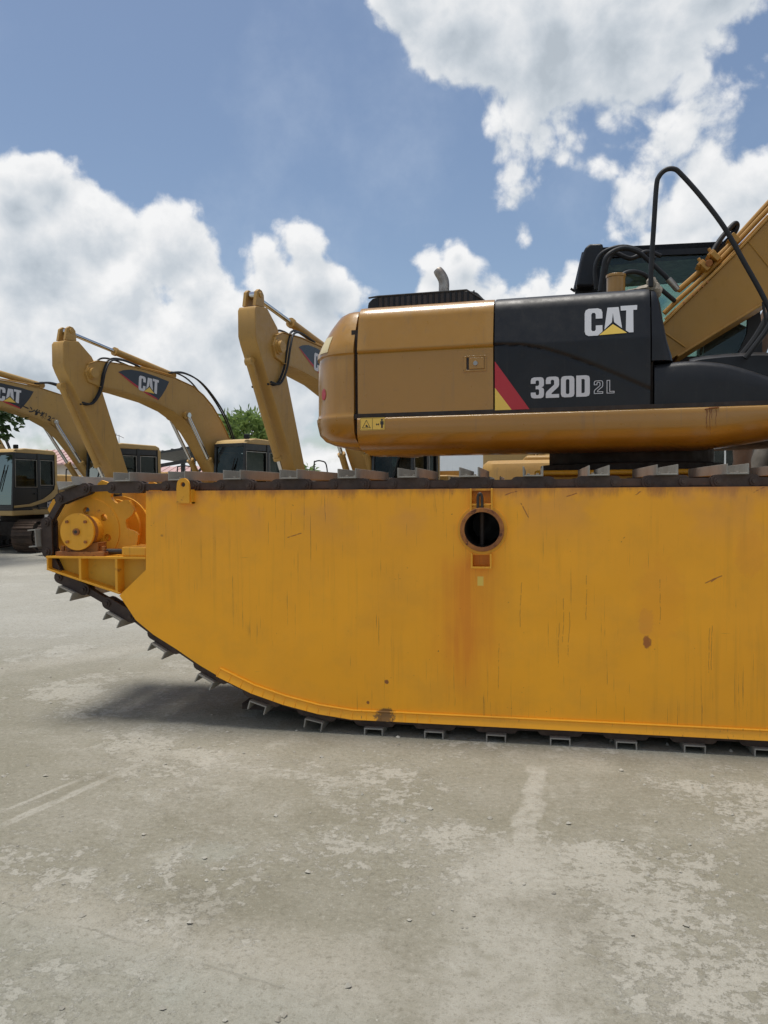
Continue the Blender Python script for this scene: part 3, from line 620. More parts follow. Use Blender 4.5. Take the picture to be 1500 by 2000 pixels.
        m0 = a1; m1 = b1; sb.tube([(m0.x, yy0 if side < 0 else yy1, m0.y), (m1.x, yy0 if side < 0 else yy1, m1.y)], .008, 6)
    sb.build('rubbing_strip', 'pont', pon, ang=20)
    # guide rail slab, coloured dark to stand for the shade under the pontoon
    ib = MB(); ib.box((-3.0, y0+.25, PB-.045), (3.0, y1-.25, PB-.002)); ib.build('rail_and_shade', 'dark', pon)
    ib = MB(); ib.box((-2.9, y0+.04, PT), (2.9, y0+.12, PT+.006)); ib.build('rail_and_shade', 'dark', pon)

# near pontoon details: hatch ring, pockets, lug, eye
def ringp(mb, cx, cz, r0, r1, ya, yb, n=48):
    rings = []
    for (r_, y_) in ((r0, ya), (r1, ya), (r1, yb), (r0, yb)): rings.append([Vector((x, y_, z)) for x, z in circ(cx, cz, r_, n)])
    rings.append(rings[0]); mb.loft(rings, caps=False)
hb = MB(); hb.loft([[Vector((x, y_, z)) for x, z in circ(hx, hz, .1165, 40)] for y_ in (-2.30, -1.56)], caps=False); hb.add([(x, -1.56, z) for x, z in circ(hx, hz, .1165, 40)], [tuple(range(40))]); hb.build('bore_shade_liner', M['soil_shade'], pontoon)  # near-black liner, paints the shade deep inside the hole
hb = MB(); ringp(hb, hx, hz, .117, .145, -2.318, -2.275); hatch = hb.build('hatch_ring', 'rust', pontoon, bevel=.004)
hb = MB(); ringp(hb, hx, hz, .144, .164, -2.292, -2.278); hb.build('hatch_flange', 'ped', hatch, bevel=.003)
hb = MB(); hb.cyl((hx-.012, -2.12, hz-.118), (hx-.012, -2.12, hz+.118), .017, 12); hb.build('hatch_bar', 'track', hatch)
hb = MB(); px_, pz_ = pp(938, 976); hb.tube(smooth_path([(px_-.014, -2.30, pz_-.055), (px_-.012, -2.305, pz_+.02), (px_, -2.31, pz_+.04), (px_+.012, -2.305, pz_+.02), (px_+.014, -2.30, pz_-.055)]), .010, 8); hb.build('shackle', 'soil_shade', hatch)
hb = MB()
a = pp(920, 955); b = pp(961, 992)
for X_ in (a[0], b[0]): hb.box((X_-.006, -2.312, hz+.12), (X_+.006, -2.276, PT))
hb.box((a[0]-.006, -2.300, hz+.158), (b[0]+.006, -2.277, hz+.170))
hb.build('upper_pocket', 'ped', pontoon, bevel=.002)
hb = MB(); a2 = pp(922, 1072); b2 = pp(959, 1108)
for X_ in (a2[0], b2[0]): hb.box((X_-.006, -2.318, b2[1]), (X_+.006, -2.276, hz-.158))
hb.box((a2[0]-.006, -2.319, b2[1]-.006), (b2[0]+.006, -2.276, b2[1]+.006)); hb.build('lower_pocket', 'ped', pontoon, bevel=.002)
lx, lz = pp(364, 948); ly = -2.300
pl = [(lx-.045, lz-.125), (lx+.052, lz-.125), (lx+.052, lz-.02)]+[(lx+.004+.046*math.cos(an), lz+.005+.046*math.sin(an)) for an in [R(15*k_) for k_ in range(0, 13)]]+[(lx-.045, lz-.02)]
v2, f2 = fill2d([pl, circ(lx+.004, lz+.005, .018, 16)]); hb = MB(); hb.add([(q.x, -2.345, q.y) for q in v2], f2); hb.add([(q.x, -2.325, q.y) for q in v2], [f[::-1] for f in f2])
for lp in (pl, circ(lx+.004, lz+.005, .018, 16)):
    n = len(lp); hb.add([(x, -2.345, z) for x, z in lp]+[(x, -2.325, z) for x, z in lp], [(i, (i+1) % n, n+(i+1) % n, n+i) for i in range(n)])
hb.box((lx-.055, -2.335, lz-.13), (lx+.062, -2.279, lz-.119)); hb.box((lx-.055, -2.325, lz-.13), (lx-.047, -2.279, lz-.03)); hb.box((lx+.054, -2.325, lz-.13), (lx+.062, -2.279, lz-.03))
hb.build('lifting_lug', 'ped', pontoon)
sx_, sz_ = pp(939, 1134); st = MB(); st.box((sx_-.022, -2.2815, sz_-.034), (sx_+.018, -2.2795, sz_+.028)); st.build('sticker', 'lemon', pontoon)

# centre frame between the pontoons
cb = MB(); cb.box((-.95, -.95, 1.25), (.95, .95, 1.80))
for X_ in (-1.25, 1.25): cb.box((X_-.22, -1.12, 1.12), (X_+.22, 1.12, 1.50)); cb.box((min(X_, X_*.6), -.5, 1.28), (max(X_, X_*.6), .5, 1.62))
cb.box((-.86, -1.0, 1.79), (.86, 1.0, 1.835)); cb.build('centre_frame', 'ped', root, bevel=.02)
sb = MB(); sb.cyl((0, 0, 1.83), (0, 0, 1.90), .80, 64); sb.cyl((0, 0, 1.90), (0, 0, 2.10), .72, 64); sb.build('swing_bearing', 'dark', root, bevel=.01)

# --------------------------------------------------------------- upper structure (turned 3.5 degrees)
UR = -3.5; XU = Matrix.Rotation(R(UR), 4, 'Z'); XI = Matrix.Rotation(R(-UR), 3, 'Z')
def U(px, py, yl=-1.4):
    o = XI @ (Vector((0, 0, CAM_H))-Vector((C0.x, C0.y, 0))); d = XI @ ray(px, py); t = (yl-o.y)/d.y; return (o.x+d.x*t, o.z+d.z*t)
def UM(): return MB(XU)
Zp, Zc = 2.27, 2.79
xs = U(694, 700)[0]; xd = U(964, 700)[0]; xb = U(1272, 700)[0]
ztop = sum(U(a_, b_)[1] for a_, b_ in ((700, 597), (964, 577), (1265, 557)))/3
zpan = sum(U(a_, b_)[1] for a_, b_ in ((700, 810), (964, 803), (1270, 791)))/3
zcr = U(700, 689)[1]
print('UPPER xs %.3f xd %.3f xb %.3f ztop %.3f %.3f %.3f zpan %.3f zcr %.3f %.3f skirt %.3f' % (xs, xd, xb, *[U(a_, b_)[1] for a_, b_ in ((700, 597), (964, 577), (1265, 557))], zpan, zcr, U(964, 672)[1], U(964, 868)[1]))
ZT = ztop+.015
def inw(z):                                           # how far the side leans inwards at a height
    o = 0.0
    if z > zcr: o += .055*min(1, (z-zcr)/(ZT-.13-zcr))
    if z > ZT-.13:
        f = min(1, (z-(ZT-.13))/.13); o += .115*(1-math.sqrt(max(0, 1-f*f)))+.02*f
    return o
def crz(x):                                           # height of the pressed crease along the side
    if x < xd: return zcr
    q = [U(965, 672), U(1020, 673), U(1060, 680), U(1110, 695), U(1160, 713), U(1210, 734), U(1270, 760), U(1312, 782)]
    for i in range(len(q)-1):
        if q[i][0] <= x <= q[i+1][0] or i == len(q)-2:
            return q[i][1]+(q[i+1][1]-q[i][1])*(x-q[i][0])/(q[i+1][0]-q[i][0])
def sidey(x, z):
    y = -1.4+inw(z); s_ = (z-crz(x))
    k_ = max(0, min(1, (s_+.009)/.018)); k_ = k_*k_*(3-2*k_)
    y += .016*(1-k_)                                      # upper field set back behind the lower one
    if abs(s_) < .035: y += .014*math.exp(-(s_/.010)**2)
    return y
def panel(name, x0, x1, z0, z1, mat, back, nx=60, nz=110, topback=None, dy=0.0, parent=root, trim=None):
    """a pressed door: curved outer skin plus thickness reaching back to y=back"""
    rings = []
    zs = [z0+(z1-z0)*k_/nz for k_ in range(nz+1)]
    zs = [z0, z0+.004]+zs[1:-8]+[z1-(z1-zs[-9])*((8-k_)/8)**2 for k_ in range(1, 9)]
    for i in range(nx+1):
        x = x0+(x1-x0)*i/nx
        e = .006*(1-min(1, min(i, nx-i)/1.0))
        zz = [min(z, trim(x)) if trim else z for z in zs]
        ring = [Vector((x, sidey(x, z)+dy+e, z)) for z in zz]
        ring += [Vector((x, back, z1+.004)), Vector((x, back, z0))]
        rings.append(ring)
    mb = UM(); mb.loft(rings); return mb.build(name, mat, parent, ang=50)
door = panel('engine_door', xs+.012, xd-.006, zpan, ZT, 'ytan', -.55, nx=24)
blk = panel('black_side_panel', xd+.006, xb-.005, zpan, ZT, 'black', -.55, nx=50)
# engine hood over the full width behind the door
mb = UM(); mb.prism([(-.60, zpan), (-.60, ZT-.003), (.9, ZT-.003), (1.2, ZT-.03), (1.36, ZT-.15), (1.4, zcr), (1.4, zpan)], xs+.01, xd-.01, 'x'); mb.build('engine_hood', 'ytan', root, bevel=.02)
mb = UM(); mb.box((xs+.0, -1.32, zpan-.02), (xb+.02, 1.3, ZT-.16)); mb.box((xs-.05, -1.34, 2.15), (xs+.05, 1.3, ZT-.2)); mb.box((xd+.01, -.62, zpan), (xb+.05, -.42, ZT-.02)); mb.build('inner_bulkhead', 'dark', root)
# latch
l0 = U(905, 695); l1 = U(949, 724)
def side_f(x, z, lift): return Vector((x, sidey(x, z)-lift, z))
mb = UM(); yq = sidey((l0[0]+l1[0])/2, (l0[1]+l1[1])/2)
X0, X1, Z1_, Z0_ = l0[0], l1[0], l0[1], l1[1]
mb.box((X0, yq-.007, Z0_), (X1, yq+.01, Z0_+.014)); mb.box((X0, yq-.007, Z1_-.012), (X1, yq+.01, Z1_)); mb.box((X0, yq-.007, Z0_+.014), (X0+.022, yq+.01, Z1_-.012)); mb.box((X1-.012, yq-.007, Z0_+.014), (X1, yq+.01, Z1_-.012))
la = mb.build('door_latch', 'ytan', door, bevel=.003)
mb = UM(); mb.box((X0+.022, yq-.0025, Z0_+.014), (X0+.042, yq+.005, Z1_-.012)); mb.build('latch_recess', 'dark', la)
mb = UM(); mb.box((X0+.042, yq-.010, Z0_+.020), (X1-.016, yq+.005, Z1_-.016)); mb.build('latch_handle', 'ytan', la, bevel=.003)
mb = UM(); cxl = (X0+X1)/2+.006; czl = (Z0_+Z1_)/2; mb.cyl((cxl, yq-.018, czl), (cxl, yq, czl), .018, 20); mb.build('key_cylinder', 'steel', la, bevel=.002)
# counterweight
rings = []
def cwring(z, o, Lf=1.0, n=44):
    r_ = []
    Lx = (.50-o*1.12)*Lf; Wd = 1.40-o*.95
    for k_ in range(n+1):
        t_ = -math.pi/2+math.pi*k_/n
        cx_ = abs(math.cos(t_))**.80; sy_ = math.copysign(abs(math.sin(t_))**.46, math.sin(t_))
        r_.append(Vector((xs-.020-Lx*cx_, Wd*sy_, z)))
    r_.append(Vector((xs-.020, 0, z))); return r_
prof = [(2.045, .62), (2.048, .40), (2.056, .25), (2.08, .13), (2.11, .065), (2.16, .022), (zpan-.05, .004), (zpan-.02, .0), (zpan-.006, .0), (zpan, .006), (zpan+.03, .013), (2.45, .014), (2.6, .015), (zcr-.05, .016), (zcr-.015, .026), (zcr-.003, .024), (zcr+.006, .010), (zcr+.04, .012), (zcr+.1, .034), (zcr+.18, .072), (zcr+.26, .115), (ZT-.08, .155), (ZT-.04, .185), (ZT-.015, .225), (ZT-.004, .30), (ZT, .42)]
mb = UM(); rr_ = [cwring(z, o) for z, o in prof]; mb.loft(rr_); cw = mb.build('counterweight', 'ytan', root, ang=48)
# fix the seam side so it meets the door: a thin filler slab carries the door's profile back to the seam
for v_ in cw.data.vertices: pass
# skirt (lower frame side)
xe = 3.05
def skz(x): 
    xq = U(1385, 870)[0]; return 0.0 if x < xq else .16*min(1, (x-xq)/1.0)**1.3
rings = []
for i in range(60):
    x = xs+.012+(xe-xs)*i/59; up = skz(x); z1 = zpan-.022
    pr = [(-.7, z1), (-1.36, z1), (-1.392, z1-.003), (-1.402, z1-.016), (-1.404, z1-.05), (-1.403, 2.15+up), (-1.396, 2.115+up*1.0), (-1.372, 2.075+up), (-1.32, 2.035+up), (-1.22, 2.005+up), (-1.0, 1.985+up), (-.7, 1.985+up)]
    rings.append([Vector((x, y, z)) for y, z in pr])
mb = UM(); mb.loft(rings); skirt = mb.build('side_skirt', 'ytan', root, ang=50)
mb = UM(); mb.box((xs-.03, -1.385, zpan-.03), (xe, -1.0, zpan+.01)); mb.build('skirt_gap', 'dark', skirt)
mb = UM(); mb.prism([(xs-.2, 2.08), (1.2, 2.08), (1.6, 2.10), (2.9, 2.20), (2.9, 2.24), (xs-.2, 2.24)], -1.15, 1.36)
mb.box((xs+.1, -.98, 1.99), (-.75, -.78, 2.09)); mb.build('platform_floor', 'dark', root)
# front corner of the black panel, fuel box and step cover
q = [U(1275, 557), U(1292, 572), U(1300, 620), U(1306, 660), U(1316, 690), U(1318, 700), U(1275, 703)]
mb = UM()
rings = []
for (dy_, sc_) in ((0.0, 0.0), (-.0, 0.0),): pass
zt_c = ZT
for k_ in range(15):
    f = k_/14; z = U(1280, 703)[1]+.0+(zt_c-U(1280, 703)[1])*f
    xr = [(2.0, U(1318, 703)[0]), (U(1318, 697)[1], U(1318, 697)[0]), (U(1306, 660)[1], U(1306, 660)[0]), (U(1299, 620)[1], U(1299, 620)[0]), (U(1294, 585)[1], U(1294, 585)[0]), (zt_c+.01, U(1284, 562)[0])]
    for a_, b_ in zip(xr, xr[1:]):
        if a_[0] <= z <= b_[0]: xf_ = a_[1]+(b_[1]-a_[1])*(z-a_[0])/(b_[0]-a_[0]+1e-6)
    yo = -1.4+inw(min(z, ZT))+.016; w_ = xf_-xb
    rings.append([Vector((xb+.006, yo, z)), Vector((xb+w_*.55, yo+.004, z)), Vector((xb+w_*.82, yo+.025, z)), Vector((xb+w_*.96, yo+.07, z)), Vector((xb+w_, yo+.14, z)), Vector((xb+w_, -.62, z)), Vector((xb+.006, -.62, z))])
mb.loft(rings); mb.build('front_corner_cover', 'black', root, ang=40)
zb1 = zpan
tp = [U(1279, 708), U(1330, 702), U(1370, 701), U(1420, 706), U(1460, 716), U(1500, 729)]
tp += [(tp[-1][0]+.22, tp[-1][1]-.10), (tp[-1][0]+.45, tp[-1][1]-.26), (tp[-1][0]+.62, zb1+.02)]
rings = []
tps = smooth_path([(x, 0, z) for x, z in tp], 8)
for p_ in tps:
    z = p_.z
    rings.append([Vector((p_.x, -1.375, zb1)), Vector((p_.x, -1.378, zb1+(z-zb1)*.5)), Vector((p_.x, -1.37, z-.05)), Vector((p_.x, -1.345, z-.015)), Vector((p_.x, -1.29, z)), Vector((p_.x, -.66, z)), Vector((p_.x, -.66, zb1))])
mb = UM(); mb.loft(rings); fb = mb.build('tool_box_cover', 'black', root, ang=40)
tp2 = [U(1345, 703, -.95), U(1372, 697, -.95), U(1440, 691, -.95), U(1500, 690, -.95), U(1560, 700, -.95), U(1640, 760, -.95)]
rings = [[Vector((p_.x, -1.02, 2.2)), Vector((p_.x, -1.02, p_.z-.03)), Vector((p_.x, -.98, p_.z)), Vector((p_.x, -.50, p_.z)), Vector((p_.x, -.50, 2.2))] for p_ in smooth_path([(x, 0, z) for x, z in tp2], 5)]
mb = UM(); mb.loft(rings); mb.build('step_cover', 'black', root, ang=40)
# exhaust + top grille
gx0 = U(723, 590, -.9)[0]; gx1 = U(962, 576, -.9)[0]; gz = U(880, 568, -1.02)[1]
print('GRILLE', U(723, 575, -.9), U(940, 566, -.9), U(865, 521, -.6))
ya_, yb_ = -1.02, .2
gp0 = U(838, 570, -.9)[0]; gp1 = U(888, 570, -.9)[0]
mb = UM(); h0 = ZT-.02
mb.prism([(gx0, h0), (gx0+.01, gz-.05), (gx0+.05, gz-.015), (gx0+.10, gz), (gx1-.22, gz), (gx1-.12, gz-.02), (gx1-.03, ZT+.03), (gx1, h0)], ya_, yb_)
gr = mb.build('cooling_grille', 'rubber', root, bevel=.02)
nsl = 17
for k_ in range(nsl+1):
    x = gx0+.10+(gx1-.24-gx0)*k_/nsl; mb = UM(); mb.box((x-.006, ya_-.008, h0), (x+.006, ya_-.001, gz-.012)); mb.build('louvre_bar', 'black', gr)
mb = UM()
for k_ in range(nsl):
    x = gx0+.10+(gx1-.24-gx0)*(k_+.5)/nsl; hw = (gx1-.24-gx0)/nsl*.5-.009; mb.box((x-hw, ya_-.0035, h0), (x+hw, ya_-.0005, gz-.018))
mb.build('louvre_slots', 'soil_shade', gr)
mb = UM(); mb.tube([(gx0+.02, ya_-.004, gz-.012), (gx0+.10, ya_-.004, gz-.004), (gx1-.20, ya_-.004, gz-.004), (gx1-.03, ya_-.004, ZT+.03)], .008, 8); mb.build('grille_rim', 'rubber', gr)
E_ = lambda a_, b_: (U(a_, b_, -.6)[0], -.6, U(a_, b_, -.6)[1])
mb = UM(); ep = smooth_path([(E_(867, 585)[0], -.6, ZT-.05), E_(867, 575), E_(867, 552), E_(863, 540), E_(854, 527)], 6); mb.tube(ep, [.047]*(len(ep)-4)+[.046, .044, .042, .038], 18)
mb.tube([E_(867, 590), E_(867, 577)], .062, 18); mb.build('exhaust_pipe', 'exh', root, ang=60)
# filler cap + rag
f0 = U(1203, 560, -.95); mb = UM(); mb.cyl((f0[0], -.95, ZT-.03), (f0[0], -.95, U(1203, 541, -.95)[1]), .072, 28); mb.cyl((f0[0], -.95, U(1203, 543, -.95)[1]), (f0[0], -.95, U(1203, 537, -.95)[1]), .078, 28); mb.build('filler_neck', 'ytan', root, bevel=.005)
mb = UM()
for bi, (cx_, cz_, rx_, rz_) in enumerate(((U(1262, 552, -1.15)[0], ZT+.012, .085, .035), (U(1272, 545, -1.15)[0], ZT+.05, .04, .06), (U(1238, 556, -1.1)[0], ZT+.002, .09, .018), (U(1282, 552, -1.15)[0], ZT+.0, .04, .06))):
    rg = []
    for i in range(9):
        th_ = math.pi*i/8; rg.append([Vector((cx_+rx_*math.sin(th_)*math.cos(p2)*rnd.uniform(.7, 1.25), -1.15+.06*math.sin(th_)*math.sin(p2)*rnd.uniform(.7, 1.3), cz_-rz_*math.cos(th_)*rnd.uniform(.85, 1.2))) for p2 in [2*math.pi*k_/12 for k_ in range(12)]])
    mb.loft(rg)
mb.build('rag_bundle', 'rag', root, ang=25)
# handrail
H_ = lambda a_, b_, y=-1.22: (U(a_, b_, y)[0], y, U(a_, b_, y)[1])
mb = UM(); hp = smooth_path([H_(1271, 560), H_(1272, 520), H_(1277, 440), H_(1282, 365), H_(1287, 345), H_(1300, 332), H_(1316, 330), H_(1330, 340), H_(1370, 385), H_(1415, 445), H_(1455, 515), H_(1490, 578), H_(1510, 625), H_(1530, 700)], 6); mb.tube(hp, .0185, 12); mb.build('hand_rail', 'rubber', root)
# boom
yb0, yb1 = -.22, .22
B_ = lambda a_, b_, y=-.22: U(a_, b_, y)
upper = [B_(1295, 636), B_(1447, 487), B_(1500, 430)]
lower = [B_(1322, 695), B_(1410, 640), B_(1500, 585)]
du = (Vector(upper[2])-Vector(upper[0])).normalized(); dl = (Vector(lower[2])-Vector(lower[0])).normalized()
foot = Vector(B_(1270, 725)); 
tu = Vector(upper[2])+du*.55; tl = Vector(lower[2])+dl*.62
top_line = [Vector(upper[0])-du*.22, Vector(upper[0]), Vector(upper[1]), Vector(upper[2]), tu, tu+Vector((.42, .26)), tu+Vector((.95, .34)), tu+Vector((3.2, -.05)), tu+Vector((3.45, -.10))]
bot_line = [Vector(lower[0])-dl*.12, Vector(lower[0]), Vector(lower[1]), Vector(lower[2]), tl, tl+Vector((.45, .22)), tl+Vector((1.0, .28)), tu+Vector((3.2, -.48)), tu+Vector((3.50, -.42))]
fo = [foot+Vector((math.cos(a_), math.sin(a_)))*.17 for a_ in [R(250-20*k_) for k_ in range(8)]]
poly = [tuple(p_) for p_ in top_line]+[tuple(p_) for p_ in bot_line[::-1]]+[tuple(p_) for p_ in fo]
mb = UM(); mb.prism(poly, yb0, yb1); boom = mb.build('boom', 'boomy', root, bevel=.006)
mb = UM()
def strip(mb, line, w0, yA, yB, sgn):
    for a_, b_ in zip(line, line[1:]):
        d_ = (b_-a_).normalized(); n_ = Vector((-d_.y, d_.x))*sgn
        mb.prism([tuple(a_), tuple(b_), tuple(b_+n_*w0), tuple(a_+n_*w0)], yA, yB)
strip(mb, top_line[1:], .018, yb0-.022, yb1+.022, 1); strip(mb, bot_line[1:], .018, yb0-.022, yb1+.022, -1); mb.build('boom_flange', 'boomy', boom, bevel=.004)
mb = UM()
for (pa, pb) in (((1298, 650), (1338, 678)), ((1460, 470), (1502, 522))):
    a_ = B_(*pa); b_ = B_(*pb); mb.tube([(a_[0], yb0-.002, a_[1]), (b_[0], yb0-.002, b_[1])], .007, 6)
mb.build('weld_bead', 'boomy', boom)
# stick and bucket beyond the frame
tip = tu+Vector((3.3, -.28))
mb = UM(); mb.prism([tuple(tip+Vector(p_)) for p_ in ((.45, .65), (.62, .1), (-.55, -2.3), (-.8, -2.25), (-.3, -.1), (.1, .55))], -.16, .16); stk = mb.build('stick', 'boomy', root, bevel=.01)
mb = UM(); bk = tip+Vector((-.7, -2.35)); pr = [tuple(bk+Vector(p_)) for p_ in ((0, .1), (.35, .0), (.35, -.3), (-.1, -.62), (-.75, -.5), (-.95, -.1), (-.82, -.12), (-.65, -.42), (-.1, -.5), (.2, -.25), (.15, -.1))]; mb.prism(pr, -.45, .45); mb.build('bucket', 'chain', root, bevel=.01)
mb = UM(); a_ = Vector((.75, 2.25)); b_ = tl+Vector((.1, .25))
for yy in (-.34, .34): mb.cyl((a_.x, yy, a_.y), (a_.x+(b_.x-a_.x)*.6, yy, a_.y+(b_.y-a_.y)*.6), .075, 20)
pass
a2_ = tu+Vector((.2, .35)); b2_ = tip+Vector((.4, .55)); mb2 = UM(); mb2.cyl((a2_.x, 0, a2_.y), (a2_.x+(b2_.x-a2_.x)*.6, 0, a2_.y+(b2_.y-a2_.y)*.6), .08, 20); sc_ = mb2.build('stick_cylinder', 'boomy', root)
mb2 = UM(); mb2.cyl((a2_.x+(b2_.x-a2_.x)*.6, 0, a2_.y+(b2_.y-a2_.y)*.6), (b2_.x, 0, b2_.y), .045, 16); mb2.build('cylinder_rod', 'chrome', sc_)
# pipes on the boom
T_ = lambda a_, b_, y: (U(a_, b_, y)[0], y, U(a_, b_, y)[1])
mb = UM()
mb.tube(smooth_path([T_(1297, 612, -.14), T_(1320, 590, -.14), T_(1385, 530, -.14), T_(1500, 409, -.14), T_(1580, 325, -.14)], 5), .022, 10)
mb.tube(smooth_path([T_(1325, 566, -.06), T_(1330, 563, -.06), T_(1370, 528, -.06), T_(1420, 485, -.06), T_(1500, 398, -.06), T_(1580, 312, -.06)], 5), .026, 10)
mb.tube(smooth_path([T_(1299, 624, -.19), T_(1400, 527, -.19), T_(1500, 421, -.19)], 3), .012, 8)
pi_ = mb.build('boom_pipes', 'boomy', boom)
RB = Matrix.Rotation(R(-43), 3, 'Y')
for (px_, py_) in ((1374, 524), (1394, 505), (1432, 470)):
    a_ = T_(px_, py_, -.1); mb = UM(); big_ = px_ < 1420
    mb.box((a_[0]-.022, -.21, a_[2]-.050), (a_[0]+.022, .02, a_[2]+.040), RB)
    if big_: mb.box((a_[0]-.035, -.17, a_[2]+.020), (a_[0]+.035, -.03, a_[2]+.058), RB, a_); mb.cyl((a_[0]-.02, -.12, a_[2]+.04), (a_[0]-.045, -.12, a_[2]+.085), .016, 6)
    cl_ = mb.build('pipe_clamp', 'boomy', pi_, bevel=.005)
for (px_, py_) in ((1385, 514),):
    mb = UM(); mb.cyl(T_(px_, py_, -.225), T_(px_, py_, .0), .030, 12); mb.build('pipe_union', 'rust', pi_, bevel=.004)
for k_ in range(6):
    a_ = T_(1335+k_*9, 594-k_*8.2, -.2); mb = UM(); mb.cyl((a_[0], -.245, a_[2]), (a_[0], -.2, a_[2]), .010, 6); mb.build('bracket_bolt', 'rust', boom)
# black hoses
mb = UM()
mb.tube(smooth_path([T_(1172, 570, -.25), T_(1178, 530, -.25), T_(1186, 500, -.25), T_(1215, 485, -.2), T_(1245, 492, -.15), T_(1270, 512, -.10), T_(1300, 540, -.08), T_(1313, 556, -.06)], 6), .021, 12)
mb.tube(smooth_path([T_(1180, 572, -.15), T_(1184, 520, -.15), T_(1200, 495, -.1), T_(1232, 505, -.08), T_(1262, 492, 0), T_(1290, 500, .05)], 6), .021, 12)
mb.tube(smooth_path([T_(1165, 565, .0), T_(1163, 520, .0), T_(1180, 492, .0), T_(1225, 482, .0), T_(1280, 505, .02)], 6), .020, 12)
mb.tube(smooth_path([T_(1205, 548, -.5), T_(1225, 532, -.45), T_(1255, 535, -.35), T_(1285, 560, -.25), T_(1318, 588, -.16)], 6), .020, 12)
mb.tube(smooth_path([T_(1388, 498, .0), T_(1405, 470, .05), T_(1425, 446, .1), T_(1436, 436, .12), T_(1440, 442, .14), T_(1432, 458, .14), T_(1402, 488, .1), T_(1385, 505, .05)], 6), .022, 12)
mb.tube(smooth_path([T_(1392, 497, .06), T_(1412, 462, .1), T_(1434, 441, .15), T_(1425, 465, .18), T_(1398, 494, .15)], 6), .020, 12)
ho = mb.build('hydraulic_hoses', 'rubber', root)
mb = UM(); mb.tube([T_(1305, 545, -.08), T_(1324, 566, -.06)], .029, 12); mb.build('hose_fitting', 'steel', ho)
# cab (far side of the machine)
cy0_, cy1_ = .42, 1.38
K_ = lambda a_, b_: U(a_, b_, cy0_)
c_rl = K_(1123, 566); c_rt = K_(1140, 493); c_r2 = K_(1160, 484); c_ft = K_(1420, 471); c_f1 = K_(1478, 540); c_fb = K_(1488, 640); c_bot = K_(1488, 700)
outer = [(c_rl[0]-.02, zpan), c_rl, c_rt, c_r2, c_ft, (c_ft[0]+.12, c_ft[1]-.05), c_f1, c_fb, (c_bot[0]+.02, zpan)]
w0 = K_(1172, 560); inner = [(w0[0], K_(1300, 694)[1]), K_(1172, 520), K_(1184, 502), K_(1405, 494), K_(1440, 520), K_(1462, 600), K_(1460, 650), K_(1440, 694)]
v2, f2 = fill2d([outer, inner])
for nm_, (ya, yb) in (('near', (cy0_, cy0_+.07)), ('far', (cy1_-.07, cy1_))):
    mb = UM(); mb.add([(q_.x, ya, q_.y) for q_ in v2], f2); mb.add([(q_.x, yb, q_.y) for q_ in v2], [f[::-1] for f in f2])
    for lp in (outer, inner):
        n = len(lp); mb.add([(x, ya, z) for x, z in lp]+[(x, yb, z) for x, z in lp], [(i, (i+1) % n, n+(i+1) % n, n+i) for i in range(n)])
    if nm_ == 'near': cab_near = mb
    else: cab_near.add(mb.v, mb.f)
xr0 = c_rl[0]
cab_near.loft([[Vector((a_[0], y, a_[1])) for y in (cy0_+.0, cy1_)]+[Vector((b_[0], y, b_[1])) for y in (cy1_, cy0_)] for a_, b_ in (((c_rt[0]+.01, c_rt[1]-.0), (c_rt[0]+.03, c_rt[1]-.05)), ((c_r2[0], c_r2[1]-.003), (c_r2[0]+.02, c_r2[1]-.05)), ((c_ft[0], c_ft[1]-.003), (c_ft[0], c_ft[1]-.05)), ((c_ft[0]+.11, c_ft[1]-.055), (c_ft[0]+.09, c_ft[1]-.1)))])
cab_near.box((c_rl[0], cy0_+.02, zpan), (c_rl[0]+.05, cy1_-.02, c_rl[1]+.02)); cab_near.box((c_rl[0], cy0_+.02, 2.25), (c_bot[0], cy1_-.02, 2.31))
for yy in (cy0_+.03, cy1_-.09): cab_near.tube([(c_rl[0]+.02, yy, c_rl[1]), (c_rt[0]+.02, yy, c_rt[1])], .04, 8)
cab_near.box((c_r2[0]+.03, cy0_+.04, c_ft[1]-.13), (c_ft[0]+.05, cy1_-.04, c_ft[1]-.055))
cab = cab_near.build('operator_cab', 'black', root, ang=30)
gp = UM(); gp.prism([tuple(p_) for p_ in inner], cy0_+.03, cy0_+.036); gp.build('side_window', 'glass', cab, fix=True)
gp = UM(); gp.prism([tuple(p_) for p_ in inner], cy1_-.036, cy1_-.03); gp.build('side_window', 'glass', cab)
gp = UM(); gp.add([(c_f1[0]+.02, cy0_+.08, c_f1[1]), (c_f1[0]+.02, cy1_-.08, c_f1[1]), (c_bot[0]+.01, cy1_-.08, zpan+.3), (c_bot[0]+.01, cy0_+.08, zpan+.3)], [(0, 1, 2, 3)]); gp.build('windscreen', 'glass', cab)
mb = UM(); s_ = K_(1395, 690); se = lambda a_, b_: U(a_, b_, .8)
mb.prism([se(1368, 700), se(1372, 640), se(1378, 560), se(1396, 545), se(1420, 552), se(1432, 600), se(1436, 640), se(1480, 660), se(1480, 700)], .60, 1.12); mb.box((se(1385, 560)[0], .72, se(1385, 560)[1]), (se(1412, 530)[0], 1.0, se(1412, 520)[1]))
mb.tube([(se(1362, 700)[0], .6, se(1362, 700)[1]), (se(1366, 680)[0], .6, se(1366, 680)[1]), (se(1372, 672)[0], .6, se(1372, 672)[1])], .016, 8); mb.build('driver_seat', 'rubber', cab, bevel=.03)
mb = UM(); mb.tube(smooth_path([(c_rl[0]-.0, cy0_-.05, c_rl[1]-.03), (c_rl[0]-.04, cy0_-.06, c_rl[1]+.0)], 3), .012, 8); mb.build('cab_lamp_stub', 'rubber', cab)
mb = UM(); mb.prism([K_(1124, 568), K_(1133, 520), K_(1142, 492), K_(1152, 485), K_(1178, 484), K_(1176, 505), K_(1166, 530), K_(1160, 568)], cy0_-.16, cy0_+.01); mb.build('rear_pillar', 'black', cab, bevel=.03)
